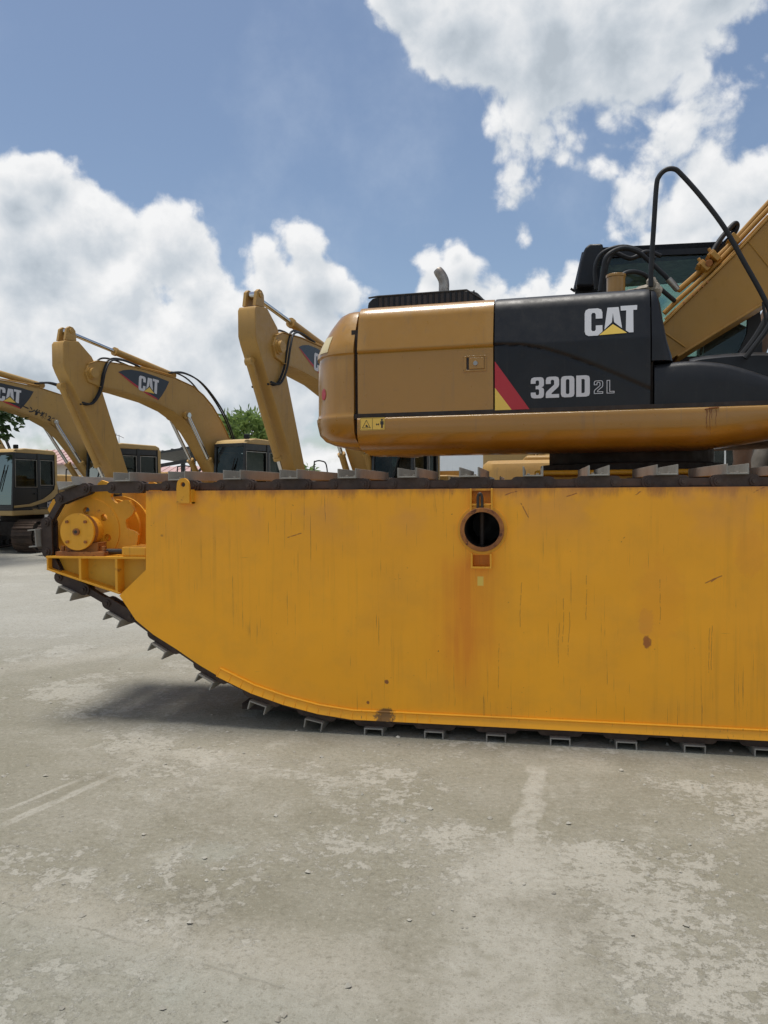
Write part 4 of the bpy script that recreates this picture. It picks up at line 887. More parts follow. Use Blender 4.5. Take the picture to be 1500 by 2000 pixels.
# mirror / step hardware at the frame edge
mb = UM()
mb.tube(smooth_path([T_(1455, 700, -1.1), T_(1480, 668, -1.1), T_(1500, 640, -1.1), T_(1520, 600, -1.1)], 4), .02, 8); mb.tube(smooth_path([T_(1440, 704, -.9), T_(1475, 660, -.9), T_(1510, 600, -.9)], 4), .025, 8); mb.tube([T_(1490, 590, -1.0), T_(1498, 650, -1.0)], .01, 6)
mb.build('step_rail', 'rubber', root)

# --- decals on the body side
def lay(px0, py0, px1, py1):
    a_ = U(px0, py0); b_ = U(px1, py1); return a_, b_
cA = U(1142, 656.5); hgt = (U(1142, 601)[1]-cA[1]); wid = (U(1245.5, 600)[0]-cA[0])/1.97
fcat = lambda x, y, l: side_f(cA[0]+x*wid, cA[1]+y*hgt, .003)
def sub(poly, n=5):
    out = []
    for i in range(len(poly)):
        a_, b_ = poly[i], poly[(i+1) % len(poly)]
        k_ = max(1, int(math.dist(a_, b_)*n))
        out += [(a_[0]+(b_[0]-a_[0])*j/k_, a_[1]+(b_[1]-a_[1])*j/k_) for j in range(k_)]
    return out
decal('logo_lettering', [CAT_C, CAT_A, CAT_T], fcat, 'letter', blk, XU)
decal('logo_triangle', [CAT_TRI], fcat, 'lemon', blk, XU)
x3, z3 = U(1036.5, 778); h3 = U(1036.5, 737)[1]-z3; x3e = U(1152, 775)[0]; w3 = (x3e-x3)/(4*.62+3*.085)
sp_ = []
for i, chh in enumerate('320D'):
    for ln in G[chh]: sp_.append([(x+i*(.62+.085), y) for x, y in ln])
decal('model_number', sp_, lambda x, y, l: side_f(x3+x*w3, z3+y*h3+.0, .003), 'letter', blk, XU)
x2, z2 = U(1160, 769); h2 = U(1160, 743)[1]-z2; w2 = (U(1178, 769)[0]-x2)/.62
sp_ = ribbon(G['2'][0], .045)+[[(x+.86, y) for x, y in ln] for ln in ribbon(G['L'][0], .045)]
decal('model_suffix', sp_, lambda x, y, l: side_f(x2+x*w2, z2+y*h2+.0, .003), 'letter', blk, XU)
P_ = lambda *pts_: [U(a_, b_) for a_, b_ in pts_]
decal('red_stripe', [[(max(x, xd+.008), max(z, zpan+.003)) for x, z in P_((965, 705), (1034, 799), (999, 800), (965, 757))]], lambda x, y, l: side_f(x, y, .003), 'red', blk, XU)
decal('yellow_stripe', [[(max(x, xd+.008), max(z, zpan+.003)) for x, z in P_((965, 757), (999, 802), (965, 803))]], lambda x, y, l: side_f(x, y, .003), 'lemon', blk, XU)
wy = lambda x, z, l: Vector((x, -1.4075-l, z))
a_ = U(704, 841); b_ = U(752, 815)
def rrect(x0, z0, x1, z1, r=.008): return [(x0+r, z0), (x1-r, z0), (x1, z0+r), (x1, z1-r), (x1-r, z1), (x0+r, z1), (x0, z1-r), (x0, z0+r)]
wl = decal('warning_label', [rrect(a_[0], a_[1], b_[0], b_[1])], lambda x, z, l: wy(x, z, 0), 'lemon', skirt, XU)
mx_ = (a_[0]+b_[0])/2; hh_ = b_[1]-a_[1]; ww_ = mx_-a_[0]
tri = [(a_[0]+ww_*.16, a_[1]+hh_*.18), (a_[0]+ww_*.86, a_[1]+hh_*.18), (a_[0]+ww_*.51, a_[1]+hh_*.84)]
man = [(mx_+ww_*.70, a_[1]+hh_*.15), (mx_+ww_*.84, a_[1]+hh_*.15), (mx_+ww_*.84, a_[1]+hh_*.42), (mx_+ww_*.90, a_[1]+hh_*.42), (mx_+ww_*.90, a_[1]+hh_*.70), (mx_+ww_*.64, a_[1]+hh_*.70), (mx_+ww_*.64, a_[1]+hh_*.42), (mx_+ww_*.70, a_[1]+hh_*.42)]
arr = [(mx_+ww_*.28, a_[1]+hh_*.45), (mx_+ww_*.36, a_[1]+hh_*.56), (mx_+ww_*.36, a_[1]+hh_*.48), (mx_+ww_*.48, a_[1]+hh_*.48), (mx_+ww_*.48, a_[1]+hh_*.56), (mx_+ww_*.56, a_[1]+hh_*.45), (mx_+ww_*.48, a_[1]+hh_*.34), (mx_+ww_*.48, a_[1]+hh_*.42), (mx_+ww_*.36, a_[1]+hh_*.42), (mx_+ww_*.36, a_[1]+hh_*.34)]
bar = [(mx_-.0015, a_[1]+.004), (mx_+.0015, a_[1]+.004), (mx_+.0015, b_[1]-.004), (mx_-.0015, b_[1]-.004)]
arm = [(a_[0]+ww_*.44, a_[1]+hh_*.28), (a_[0]+ww_*.66, a_[1]+hh_*.26), (a_[0]+ww_*.66, a_[1]+hh_*.32), (a_[0]+ww_*.5, a_[1]+hh_*.46), (a_[0]+ww_*.46, a_[1]+hh_*.44)]
for nm__, sp__ in (('label_border', ribbon(rrect(a_[0]+.004, a_[1]+.004, b_[0]-.004, b_[1]-.004), .002)), ('label_border', [bar]), ('warning_triangle', ribbon(tri, .004)), ('warning_pictogram', [arm]), ('warning_pictogram', [arr]), ('warning_pictogram', [man]), ('warning_pictogram', [circ(mx_+ww_*.77, a_[1]+hh_*.80, hh_*.085, 12)])):
    decal(nm__, sp__, lambda x, z, l: wy(x, z, .0015), 'ink', wl, XU)
# reflector and label on the rounded rear corner of the counterweight
def cwpt(t_, z):
    o = 0
    for (z0_, o0), (z1_, o1) in zip(prof, prof[1:]):
        if z0_ <= z <= z1_: o = o0+(o1-o0)*(z-z0_)/(z1_-z0_)
    Lx = .50-o*1.12; Wd = 1.40-o*.95
    return Vector((xs-.020-(Lx+.004)*abs(math.cos(t_))**.80, math.copysign((Wd+.003)*abs(math.sin(t_))**.46, math.sin(t_)), z))
def cwpatch(name, t0, t1, z0, z1, mat, rnd_=False):
    mb = UM(); rows_ = [[cwpt(t0+(t1-t0)*(.5+(k_/8-.5)*(math.sqrt(max(0, 1-(2*j/8-1)**2)) if rnd_ else 1)), z0+(z1-z0)*j/8) for k_ in range(9)] for j in range(9)]
    mb.loft(rows_, caps=False, closed=False); return mb.build(name, mat, cw, fix=False)
cwpatch('rear_label', R(-66), R(-50), zcr+.03, zcr+.17, 'beige'); cwpatch('red_reflector', R(-62), R(-54), 2.44, 2.54, 'red', True)
# rust run on the skirt
rx, rz = U(1390, 797)
mb = UM()
def drip(x0_, z0_, L_, w_):
    n_ = 9; mb.tube([(x0_+rnd.uniform(-.004, .004), -1.4045, z0_-L_*k_/n_) for k_ in range(n_+1)], [w_*(1-.75*k_/n_)*rnd.uniform(.7, 1.2) for k_ in range(n_+1)], 6)
mb.tube([(rx-.048, -1.4045, rz-.007), (rx-.01, -1.4045, rz+.0), (rx+.05, -1.4045, rz+.004)], [.003, .006, .004], 6)
drip(rx-.034, rz-.004, .15, .0035); drip(rx-.012, rz, .19, .003); drip(rx-.002, rz-.004, .08, .003); drip(rx+.028, rz-.01, .13, .0022)
mb.build('rust_run', surf('rust_stain', (.20, .075, .025), .9), skirt)

# ================================================================ BACKGROUND EXCAVATORS
def excavator(label, lat, dep, head, swing=0.0, body='bgy', boomm='bgy', decalb=True, text=None, group='excavators parked in a row behind', bucket=True):
    """foot of the boom stands at (lat, dep); head = bearing of the upper body in the camera-level frame, degrees from 'straight at the camera', + = towards the left"""
    hv = (-_F0*math.cos(R(head)) - _R0*math.sin(R(head))); rz = math.atan2(hv.y, hv.x)
    loc = far(lat, dep) - hv*.3
    e = thing('excavator', label, 'excavator', (loc.x, loc.y, 0), rz, group)
    XT = Matrix.Rotation(R(swing), 4, 'Z')
    for sy in (-1, 1):                               # tracks
        yc = 1.19*sy; mb = MB(XT)
        r_ = .43; Lh = 1.55; zc_ = .47; NS = 46; per = 4*Lh+2*math.pi*r_
        def tp_(s_):
            s_ %= per
            if s_ < 2*Lh: return Vector((-Lh+s_, 0, zc_+r_)), 0
            s_ -= 2*Lh
            if s_ < math.pi*r_: a_ = math.pi/2-s_/r_; return Vector((Lh+r_*math.cos(a_), 0, zc_+r_*math.sin(a_))), a_-math.pi/2
            s_ -= math.pi*r_
            if s_ < 2*Lh: return Vector((Lh-s_, 0, zc_-r_)), math.pi
            s_ -= 2*Lh; a_ = -math.pi/2-s_/r_; return Vector((-Lh+r_*math.cos(a_), 0, zc_+r_*math.sin(a_))), a_-math.pi/2
        for k_ in range(NS):
            p_, a_ = tp_(per*k_/NS); m_ = Matrix.Rotation(-a_, 3, 'Y'); hw = per/NS*.47
            mb.box((p_.x-hw, yc-.30, p_.z-.015), (p_.x+hw, yc+.30, p_.z+.012), m_)
            q_ = p_+m_ @ Vector((hw*.6, 0, .025)); mb.box((q_.x-.008, yc-.298, q_.z-.022), (q_.x+.008, yc+.298, q_.z+.018), m_)
            if k_ % 1 == 0: q_ = p_+m_ @ Vector((-hw*.6, 0, .02)); mb.box((q_.x-.006, yc-.298, q_.z-.018), (q_.x+.006, yc+.298, q_.z+.012), m_)
        tk = mb.build('crawler_track', 'track', e, smooth=False)
        mb = MB(XT); mb.box((-Lh, yc-.16, zc_-.24), (Lh, yc+.16, zc_+.22)); 
        for X_ in (-Lh, Lh): mb.cyl((X_, yc-.17, zc_), (X_, yc+.17, zc_), .37, 24); mb.cyl((X_, yc-.2, zc_), (X_, yc+.2, zc_), .2, 20)
        for X_ in (-1.1, -.75, -.4, 0, .4, .75, 1.1): mb.cyl((X_, yc-.18, .17), (X_, yc+.18, .17), .11, 14)
        mb.build('track_frame', 'dark', tk)
    mb = MB(XT); mb.box((-.9, -1.0, .45), (.9, 1.0, .85)); mb.cyl((0, 0, .85), (0, 0, 1.06), .62, 32); mb.build('car_body', 'dark', e)
    mb = MB(); mb.box((-2.05, -1.32, 1.06), (1.0, 1.32, 1.27)); mb.box((.9, .32, 1.06), (1.72, 1.32, 1.22)); mb.box((.9, -1.32, 1.06), (1.55, -.6, 1.2)); mb.build('platform', body, e, bevel=.03)
    mb = MB(); mb.box((-2.0, -1.30, 1.27), (-.15, -.42, 2.12)); mb.box((-2.0, .2, 1.27), (-.72, 1.30, 2.05)); mb.build('side_housing', body, e, bevel=.04)
    mb = MB(); mb.box((-.14, -1.29, 1.27), (1.2, -.50, 1.80)); mb.box((-.70, .30, 1.28), (.10, 1.305, 1.62)); mb.build('tank_box', 'bgblk', e, bevel=.04)
    mb = MB(); mb.box((-1.98, -.9, 2.0), (-.75, .6, 2.28)); hd = mb.build('engine_hood', body, e, bevel=.06)
    mb = MB(); mb.cyl((-1.2, -.55, 2.25), (-1.2, -.55, 2.62), .05, 12); mb.build('exhaust_pipe', 'exh', e)
    rg = []
    for z, o in ((1.12, .2), (1.16, .06), (1.3, 0), (2.0, 0), (2.12, .05), (2.18, .2)):
        rg.append([Vector((-2.02-(.70-o)*abs(math.cos(t_))**.6, (1.34-o*.5)*math.copysign(abs(math.sin(t_))**.7, math.sin(t_)), z)) for t_ in [-math.pi/2+math.pi*k_/20 for k_ in range(21)]]+[Vector((-1.95, 0, z))])
    mb = MB(); mb.loft(rg); mb.build('counterweight', body, e, ang=45)
    # cab
    x0, x1, y0_, y1_, z0, z1 = .02, 1.72, .36, 1.32, 1.22, 2.93; xbp = .72
    mb = MB()
    P = .065
    def post(xa, ya, xb_, yb2, w=P): mb.add([(xa-w/2, ya-w/2, z0), (xa+w/2, ya-w/2, z0), (xa+w/2, ya+w/2, z0), (xa-w/2, ya+w/2, z0), (xb_-w/2, yb2-w/2, z1-.08), (xb_+w/2, yb2-w/2, z1-.08), (xb_+w/2, yb2+w/2, z1-.08), (xb_-w/2, yb2+w/2, z1-.08)], [(0, 3, 2, 1), (4, 5, 6, 7), (0, 1, 5, 4), (1, 2, 6, 5), (2, 3, 7, 6), (3, 0, 4, 7)])
    for yy in (y0_+.04, y1_-.04):
        post(x1-.04, yy, x1-.14, yy); post(xbp, yy, xbp, yy, .10); post(x0+.05, yy, x0+.05, yy, .09)
        mb.box((x0+.1, yy-.025, z0), (x1-.06, yy+.025, 1.84)) if yy > 1 else mb.box((x0+.1, yy-.025, z0), (x1-.06, yy+.025, 1.62))
        mb.box((x0+.05, yy-.03, 2.68), (x1-.14, yy+.03, z1-.07))
        mb.box((x0+.05, yy-.03, 1.84), (xbp, yy+.03, 1.90))
    mb.box((x0+.02, y0_+.05, z0), (x0+.07, y1_-.05, 1.95)); mb.box((x1-.07, y0_+.05, z0), (x1-.03, y1_-.05, 1.36)); mb.box((x1-.17, y0_+.05, 2.78), (x1-.12, y1_-.05, z1-.07)); mb.box((x0, y0_, z0-.02), (x1, y1_, z0+.04))
    cb_ = mb.build('cab', 'bgblk', e, bevel=.012)
    mb = MB(); mb.prism([(x0-.02, z1-.10), (x0+.0, z1-.02), (x0+.12, z1+.03), (x1-.5, z1+.05), (x1-.2, z1+.0), (x1-.12, z1-.09)], y0_-.01, y1_+.01); mb.build('cab_roof', 'bgy2', cb_, bevel=.03)
    mb = MB(); mb.box((x0-.03, y0_+.0, z0+.2), (x0+.02, y1_+.012, z1-.09)); 
    mb.prism([(x0-.03, 1.40), (x0-.03, z1-.09), (x0+.06, z1-.09), (x0+.06, 1.95), (x0+.10, 1.80), (x0+.25, 1.68), (x0+.55, 1.52), (x0+1.1, 1.38), (x1-.05, 1.34), (x1-.05, 1.28), (x0+1.0, 1.31), (x0+.45, 1.43), (x0+.2, 1.52), (x0+.02, 1.62)], y1_+.002, y1_+.02); mb.build('cab_trim', 'bgy2', cb_, bevel=.008)
    for (xa, xb_, za, zb_, yy) in ((xbp+.06, x1-.12, 1.86, 2.66, y1_-.05), (x0+.11, xbp-.06, 1.92, 2.66, y1_-.05), (xbp+.06, x1-.1, 1.64, 2.66, y0_+.045), (x0+.11, xbp-.06, 1.92, 2.66, y0_+.045)):
        mb = MB(); mb.box((xa, yy, za), (xb_, yy+.006, zb_)); w_ = mb.build('side_window', 'glassd', cb_)
        if yy > 1:
            mb = MB()
            for bx in (((xa, za), (xb_, za+.015)), ((xa, zb_-.015), (xb_, zb_)), ((xa, za+.015), (xa+.015, zb_-.015)), ((xb_-.015, za+.015), (xb_, zb_-.015))): mb.box((bx[0][0], yy+.04, bx[0][1]), (bx[1][0], yy+.052, bx[1][1]))
            mb.build('window_seal', 'steel', w_)
    mb = MB(); mb.add([(x1-.05, y0_+.08, 1.37), (x1-.05, y1_-.08, 1.37), (x1-.145, y1_-.08, 2.79), (x1-.145, y0_+.08, 2.79)], [(0, 1, 2, 3)]); ws = mb.build('windscreen', 'glassd', cb_)
    mb = MB(); mb.tube([(x1-.03, y0_+.30, 1.5), (x1-.09, y0_+.62, 2.35)], .010, 6); mb.tube([(x1-.02, y0_+.45, 1.75), (x1-.07, y0_+.66, 2.5)], .014, 6); mb.build('wiper', 'rubber', ws)
    mb = MB(); mb.box((x0+.05, y0_+.07, 1.95), (x0+.056, y1_-.07, 2.66)); mb.build('rear_window', 'glassd', cb_)
    mb = MB(); mb.box((.45, .62, 1.5), (1.0, 1.1, 1.66)); mb.box((.36, .62, 1.6), (.5, 1.1, 2.25)); mb.box((.38, .72, 2.25), (.48, 1.0, 2.45)); mb.build('driver_seat', 'rubber', cb_, bevel=.04)
    mb = MB(); mb.box((xbp+.06, y1_, 1.66), (xbp+.20, y1_+.03, 1.70)); mb.build('door_handle', 'rubber', cb_, bevel=.008)
    mb = MB(); mb.box((x1-.25, y1_-.10, z1+.02), (x1-.15, y1_+.02, z1+.14)); mb.build('work_lamp', 'rubber', cb_, bevel=.02)
    # side logo under the cab trim (left face)
    fl_ = lambda x, y, l: Vector((.42-x*.085, y1_+.022+l, 1.27+y*.165))
    decal('side_logo', [CAT_C, CAT_A, CAT_T], fl_, 'letter', cb_)
    # boom
    fx, fz = .3, 1.55
    ux = [(0, .0), (.08, .45), (.30, .95), (.62, 1.50), (.98, 2.02), (1.30, 2.38), (1.62, 2.62), (1.98, 2.80), (2.60, 2.93), (3.4, 3.0), (4.2, 3.03), (4.85, 3.0), (5.08, 2.90)]
    ux = [(a_, b_*.945) for a_, b_ in ux]; lx_ = [(5.16, 2.72), (5.08, 2.52), (4.85, 2.46), (4.2, 2.42), (3.3, 2.30), (2.7, 2.14), (2.3, 1.95), (1.95, 1.66), (1.62, 1.28), (1.25, .78), (.85, .28), (.45, -.10), (.2, -.2), (0, -.16)]; lx_ = [(a_, b_*.945) for a_, b_ in lx_]
    pl_ = [(fx+a_-.12, fz+b_) for a_, b_ in ux+lx_]
    mb = MB(); mb.prism(pl_, -.21, .21); bo = mb.build('boom', boomm, e, bevel=.015)
    mb = MB()
    V_ = lambda L_: [Vector((fx+a_-.12, fz+b_)) for a_, b_ in L_]
    strip(mb, V_(ux[1:]), .012, -.228, .228, 1); strip(mb, V_(lx_[2:]), .012, -.228, .228, 1); mb.build('boom_flange', boomm, bo)
    mb = MB(); bp = (fx+2.15, fz+1.94); mb.cyl((bp[0], -.30, bp[1]), (bp[0], .30, bp[1]), .09, 20); mb.build('pivot_pin', boomm, bo); mb = MB(); mb.cyl((fx+5.0-.12, -.30, fz+2.57), (fx+5.0-.12, .30, fz+2.57), .10, 20); mb.build('pivot_pin', boomm, bo)
    tx, tz = fx+4.88, fz+2.57
    if decalb:
        # swoosh decal on the left face: dark field, red edge, letters (x runs towards the foot)
        th_ = R(-4.5); bxx, bzz = fx+4.22, fz+2.30
        fd = lambda x, y, l: Vector((bxx-1.13*(x*math.cos(th_)-y*math.sin(th_)), .2115+l, bzz+1.13*(x*math.sin(th_)+y*math.cos(th_))))
        fd2 = lambda l0: (lambda x, y, l: fd(x, y, l0))
        swo = [(0, .34), (.12, .40), (.32, .455), (.6, .475), (1.0, .46), (1.34, .43), (1.26, .27), (1.16, .12), (1.06, -.0), (.75, .06), (.4, .17), (.15, .27)]
        dk = decal('boom_decal', [swo], fd2(.002), 'navy', bo)
        decal('decal_edge', [[(.0, .34), (.15, .27), (.4, .17), (.75, .06), (1.06, 0), (1.03, .03), (.75, .10), (.4, .21), (.1, .315)]], fd2(.004), 'red', dk)
        def fl2(x, y, l): xx, yy = .52+x*.27, .10+y*.29; return fd(xx, yy, .0055)
        decal('logo_lettering', [CAT_C, CAT_A, CAT_T], fl2, 'letter', dk); decal('logo_triangle', [CAT_TRI], fl2, 'lemon', dk)
    if text:
        for (tx_, ox, oz, sz) in text:
            c_ = bpy.data.curves.new('painted_text', 'FONT'); c_.body = tx_; c_.size = sz; c_.offset = .008; o_ = bpy.data.objects.new('t', c_); COL.objects.link(o_)
            dg = bpy.context.evaluated_depsgraph_get(); me = bpy.data.meshes.new_from_object(o_.evaluated_get(dg)); bpy.data.objects.remove(o_)
            th_ = R(-19)
            for v_ in me.vertices:
                x, y = v_.co.x, v_.co.y; v_.co = Vector((fx+ox-(x*math.cos(th_)-y*math.sin(th_)), .2145, fz+oz+(x*math.sin(th_)+y*math.cos(th_))))
            me.materials.clear(); me.materials.append(M['ink']); o2_ = bpy.data.objects.new('painted_lettering', me); COL.objects.link(o2_); o2_.parent = bo
    # stick
    st_ = [(.28, .60), (.62, .56), (.66, .50), (.66, .08), (.60, -.05), (-.82, -2.42), (-.92, -2.50), (-1.06, -2.48), (-1.12, -2.36), (-.42, -.62), (-.26, -.22), (-.20, .1), (-.05, .34)]
    mb = MB(); mb.prism([(tx+a_, tz+b_) for a_, b_ in st_], -.165, .165); sk = mb.build('stick', boomm, e, bevel=.018)
    mb = MB()
    for yy in (-.13, .07): mb.prism([(tx+a_, tz+b_) for a_, b_ in ((.30, .60), (.32, .80), (.38, .86), (.46, .87), (.53, .82), (.58, .58))], yy, yy+.06)
    mb.cyl((tx+.43, -.15, tz+.78), (tx+.43, .15, tz+.78), .045, 14); mb.build('cylinder_ear', boomm, sk, bevel=.008)
    mb = MB(); mb.cyl((tx, -.24, tz), (tx, .24, tz), .13, 24); mb.build('stick_pivot', boomm, sk)
    # cylinders
    def cylr(nm, a_, b_, y, r1, r2, fr, mat=boomm):
        a_ = Vector((a_[0], y, a_[1])); b_ = Vector((b_[0], y, b_[1])); m_ = a_.lerp(b_, fr)
        mb = MB(); mb.cyl(a_, m_, r1, 18); mb.cyl(m_, m_+(m_-a_).normalized()*.06, r1*1.22, 18); mb.cyl(a_+Vector((0, -r1*.9, 0)), a_+Vector((0, r1*.9, 0)), r1*1.05, 14); c_ = mb.build(nm, mat, e, ang=40)
        mb = MB(); mb.cyl(m_, b_, r2, 14); mb.cyl(b_+Vector((0, -r1*.8, 0)), b_+Vector((0, r1*.8, 0)), r1*.85, 14); mb.build('cylinder_rod', 'chrome', c_)
    cylr('stick_cylinder', (fx+2.35, fz+2.87), (tx+.43, tz+.78), 0, .075, .042, .57)
    cylr('boom_cylinder', (fx+.62, 1.30), (bp[0], bp[1]), .285, .072, .042, .52); cylr('boom_cylinder', (fx+.62, 1.30), (bp[0], bp[1]), -.285, .072, .042, .52)
    cylr('bucket_cylinder', (tx+.58, tz-.32), (tx-.60, tz-2.42), 0, .065, .036, .72)
    mb = MB(); mb.prism([(tx-.45, tz-2.35), (tx-.35, tz-2.25), (tx-.55, tz-2.75), (tx-.68, tz-2.75)], -.2, .2); mb.cyl((tx-.60, -.28, tz-2.42), (tx-.60, .28, tz-2.42), .055, 14); mb.cyl((tx-1.0, -.26, tz-2.40), (tx-1.0, .26, tz-2.40), .07, 14); mb.build('bucket_link', boomm, e, bevel=.01)
    bk_ = (tx-1.0, tz-2.48)
    if bucket: mb = MB(); mb.prism([(bk_[0]+a_, bk_[1]+b_) for a_, b_ in ((.05, .12), (.42, -.02), (.5, -.25), (.3, -.7), (-.2, -.95), (-.7, -.85), (-.66, -.78), (-.2, -.86), (.22, -.62), (.38, -.25), (.2, -.1))], -.5, .5)
    for yy in (-.5, .48) if bucket else (): mb.prism([(bk_[0]+a_, bk_[1]+b_) for a_, b_ in ((.2, -.1), (.38, -.25), (.22, -.62), (-.2, -.86), (-.66, -.78), (-.3, -.3))], yy, yy+.02)
    if bucket: mb.build('bucket', 'track', e, bevel=.006)
    # hoses
    mb = MB()
    for k_, yy in enumerate((.20, .14, -.16)):
        dz = .03*k_
        mb.tube(smooth_path([(fx+3.55, yy, fz+2.88+dz), (fx+4.05, yy, fz+2.95+dz), (fx+4.42, yy+.05, fz+2.87+dz), (tx-.28, yy+.08, tz+.05), (tx-.18, yy+.06, tz-.35), (tx+.02, yy+.04, tz-.62), (tx+.25, yy, tz-.62-dz)], 6), .020, 8)
        mb.tube(smooth_path([(fx+.12, yy, fz+.95), (fx+.42, yy, fz+1.66), (fx+.85, yy, fz+2.25), (fx+1.5, yy, fz+2.75+dz), (fx+2.1, yy, fz+2.92+dz), (fx+2.6, yy, fz+2.88)], 6), .020, 8)
    mb.build('hydraulic_hoses', 'rubber', e)
    mb = MB()
    for yy in (.1, .16, -.1, -.16): mb.tube(smooth_path([(fx+2.5, yy, fz+2.83), (fx+3.0, yy, fz+2.87), (fx+3.6, yy, fz+2.90)], 3), .014, 6)
    mb.build('boom_pipes', boomm, bo)
    # rail on the right deck
    mb = MB(); mb.tube(smooth_path([(1.15, -1.25, 1.3), (1.15, -1.25, 2.25), (1.08, -1.25, 2.36), (.8, -1.25, 2.38), (.55, -1.25, 2.3), (.45, -1.25, 1.85)], 5), .016, 8); mb.tube([(1.5, -1.1, 1.2), (1.5, -1.1, 1.9)], .010, 6); mb.build('hand_rail', 'rubber', e)
    return e
def plat(px, dep): return (px-750)/1500*dep
excavator('faded yellow excavator nearest behind the gold counterweight, its stick highest against the clouds', plat(743, 17.6), 17.6, 22.5, body='bgy3', boomm='bgy3')
excavator('faded yellow excavator with its boom arched across the sky left of the leafy tree', plat(463, 20.1), 20.1, 27.5)
excavator('weathered yellow excavator with flaking dark stencilled characters along its boom', plat(236, 21.5), 21.5, 34, body='bgy', boomm='bgyw', bucket=False, text=[('クレーン仕様 2.9t', 3.30, 2.33, .165)])
excavator('pale yellow excavator at the left edge with rusty crawler track and black cab door', plat(29, 23.3), 23.3, 19, swing=12, bucket=False, body='bgy2', boomm='bgy2')
excavator('faded yellow excavator seen from behind through the gap under the gold body', plat(1075, 15.5), 15.5, 188, decalb=False)

# ================================================================ BUILDINGS
def house(label, name, px0, px1, dep, yaw, hgt, wall, roof, rise=1.2, depth=7, cat='house', nwin=4):
    a_ = far(plat(px0, dep), dep); b_ = far(plat(px1, dep), dep); Wd = (b_-a_).length; ang = math.atan2((b_-a_).y, (b_-a_).x)+R(yaw)
    e = thing(name, label, cat, (a_.x, a_.y, 0), ang)
    mb = MB(); mb.box((0, 0, 0), (Wd, depth, hgt)); mb.prism([(0, hgt), (depth, hgt), (depth/2, hgt+rise-.1)], 0.0, Wd, 'x'); wl_ = mb.build('wall', wall, e)
    mb = MB(); t_ = .08; mb.prism([(-.5, hgt-.12), (-.5, hgt-.04), (depth/2, hgt+rise+.04), (depth+.5, hgt-.04), (depth+.5, hgt-.12), (depth/2, hgt+rise-.04)], -.4, Wd+.4, 'x')
    n = int((Wd+.8)/.45)
    for k_ in range(n): x = -.4+.45*k_; mb.prism([(-.5, hgt-.04), (-.5, hgt-.005), (depth/2, hgt+rise+.075), (depth/2, hgt+rise+.04)], x, x+.06, 'x')
    mb.build('roof', roof, e)
    for k_ in range(nwin):
        cx_ = Wd*(k_+.5)/nwin; mb = MB(); zz = hgt-1.9
        for bx in (((cx_-.5, zz), (cx_+.5, zz+.08)), ((cx_-.5, zz+1.1), (cx_+.5, zz+1.18)), ((cx_-.5, zz+.08), (cx_-.43, zz+1.1)), ((cx_+.43, zz+.08), (cx_+.5, zz+1.1)), ((cx_-.03, zz+.08), (cx_+.03, zz+1.1))): mb.box((bx[0][0], -.05, bx[0][1]), (bx[1][0], .02, bx[1][1]))
        w_ = mb.build('window', 'white', e); mb = MB(); mb.box((cx_-.43, -.012, zz+.08), (cx_+.43, -.006, zz+1.1)); mb.build('pane', 'glassd', w_)
        mb = MB(); mb.box((cx_-.42, -.005, zz+.09), (cx_+.42, -.002, zz+1.09)); mb.build('room_shade_sheet', 'dark', w_)  # thin dark sheet behind the pane, painted as the unlit interior
    return e, Wd
house('cream house with pinkish sheet roof behind the leftmost excavators', 'house', -260, 190, 42, 0, 3.35, 'wall', 'roofp', .9, 8, nwin=9)
house('low pale house with salmon roof beyond the dark open shed', 'house', 300, 470, 48, 0, 2.7, 'wall', 'roofp', .7, 7, nwin=4)
house('white sheet metal warehouse seen through the gap under the gold machine', 'warehouse', 790, 1120, 45, 0, 6.0, 'sheet', 'roofd', .8, 12, 'warehouse', nwin=0)
house('white shed with faded pink band behind the tree trunks on the right', 'shed', 1340, 1640, 30, 0, 4.2, 'sheet', 'roofp', .5, 8, 'shed', nwin=2)
# dark open shed
a_ = far(plat(312, 30), 30)
e = thing('open_shed', 'open shed with dark sloping sheet roof on posts between two excavators', 'shed', (a_.x, a_.y, 0), R(YAW))
mb = MB(); mb.prism([(-.2, 3.02), (3.4, 3.62), (3.4, 3.70), (-.2, 3.10)], -1.5, 3.5); 
for k_ in range(11): x = -.2+.36*k_; mb.prism([(x, 3.10+(x+.2)/6), (x+.05, 3.11+(x+.2)/6), (x+.05, 3.14+(x+.2)/6), (x, 3.13+(x+.2)/6)], -1.5, 3.5)
mb.build('roof', 'roofd', e)
for (x, y) in ((0, -1.3), (3.0, -1.3), (0, 3.2), (3.0, 3.2), (1.55, -1.3)): mb = MB(); mb.box((x, y, 0), (x+.16, y+.16, 3.05+x/6)); mb.build('post', 'roofd', e)
mb = MB(); mb.box((-.1, -1.32, 2.82), (3.2, -1.24, 2.95), Matrix.Rotation(R(-9.5), 3, 'Y')); mb.tube([(1.6, -1.25, 2.2), (2.5, -1.25, 3.2)], .05, 6); mb.build('beam', 'roofd', e)
# perimeter wall
a_ = far(plat(-500, 56), 56); Wl = 95
mb = MB()
mb.box((0, 0, 0), (Wl, .22, 2.25)); mb.box((-.05, -.05, 2.25), (Wl+.05, .27, 2.33))
for k_ in range(24): mb.box((k_*4.0, -.09, 0), (k_*4.0+.35, 0, 2.25))
pw = mb.build('perimeter_wall', 'wall2'); pw.location = (a_.x, a_.y, 0); pw.rotation_euler = (0, 0, R(YAW)); tag(pw, 'long grey block wall with piers closing off the yard at the back', 'wall')
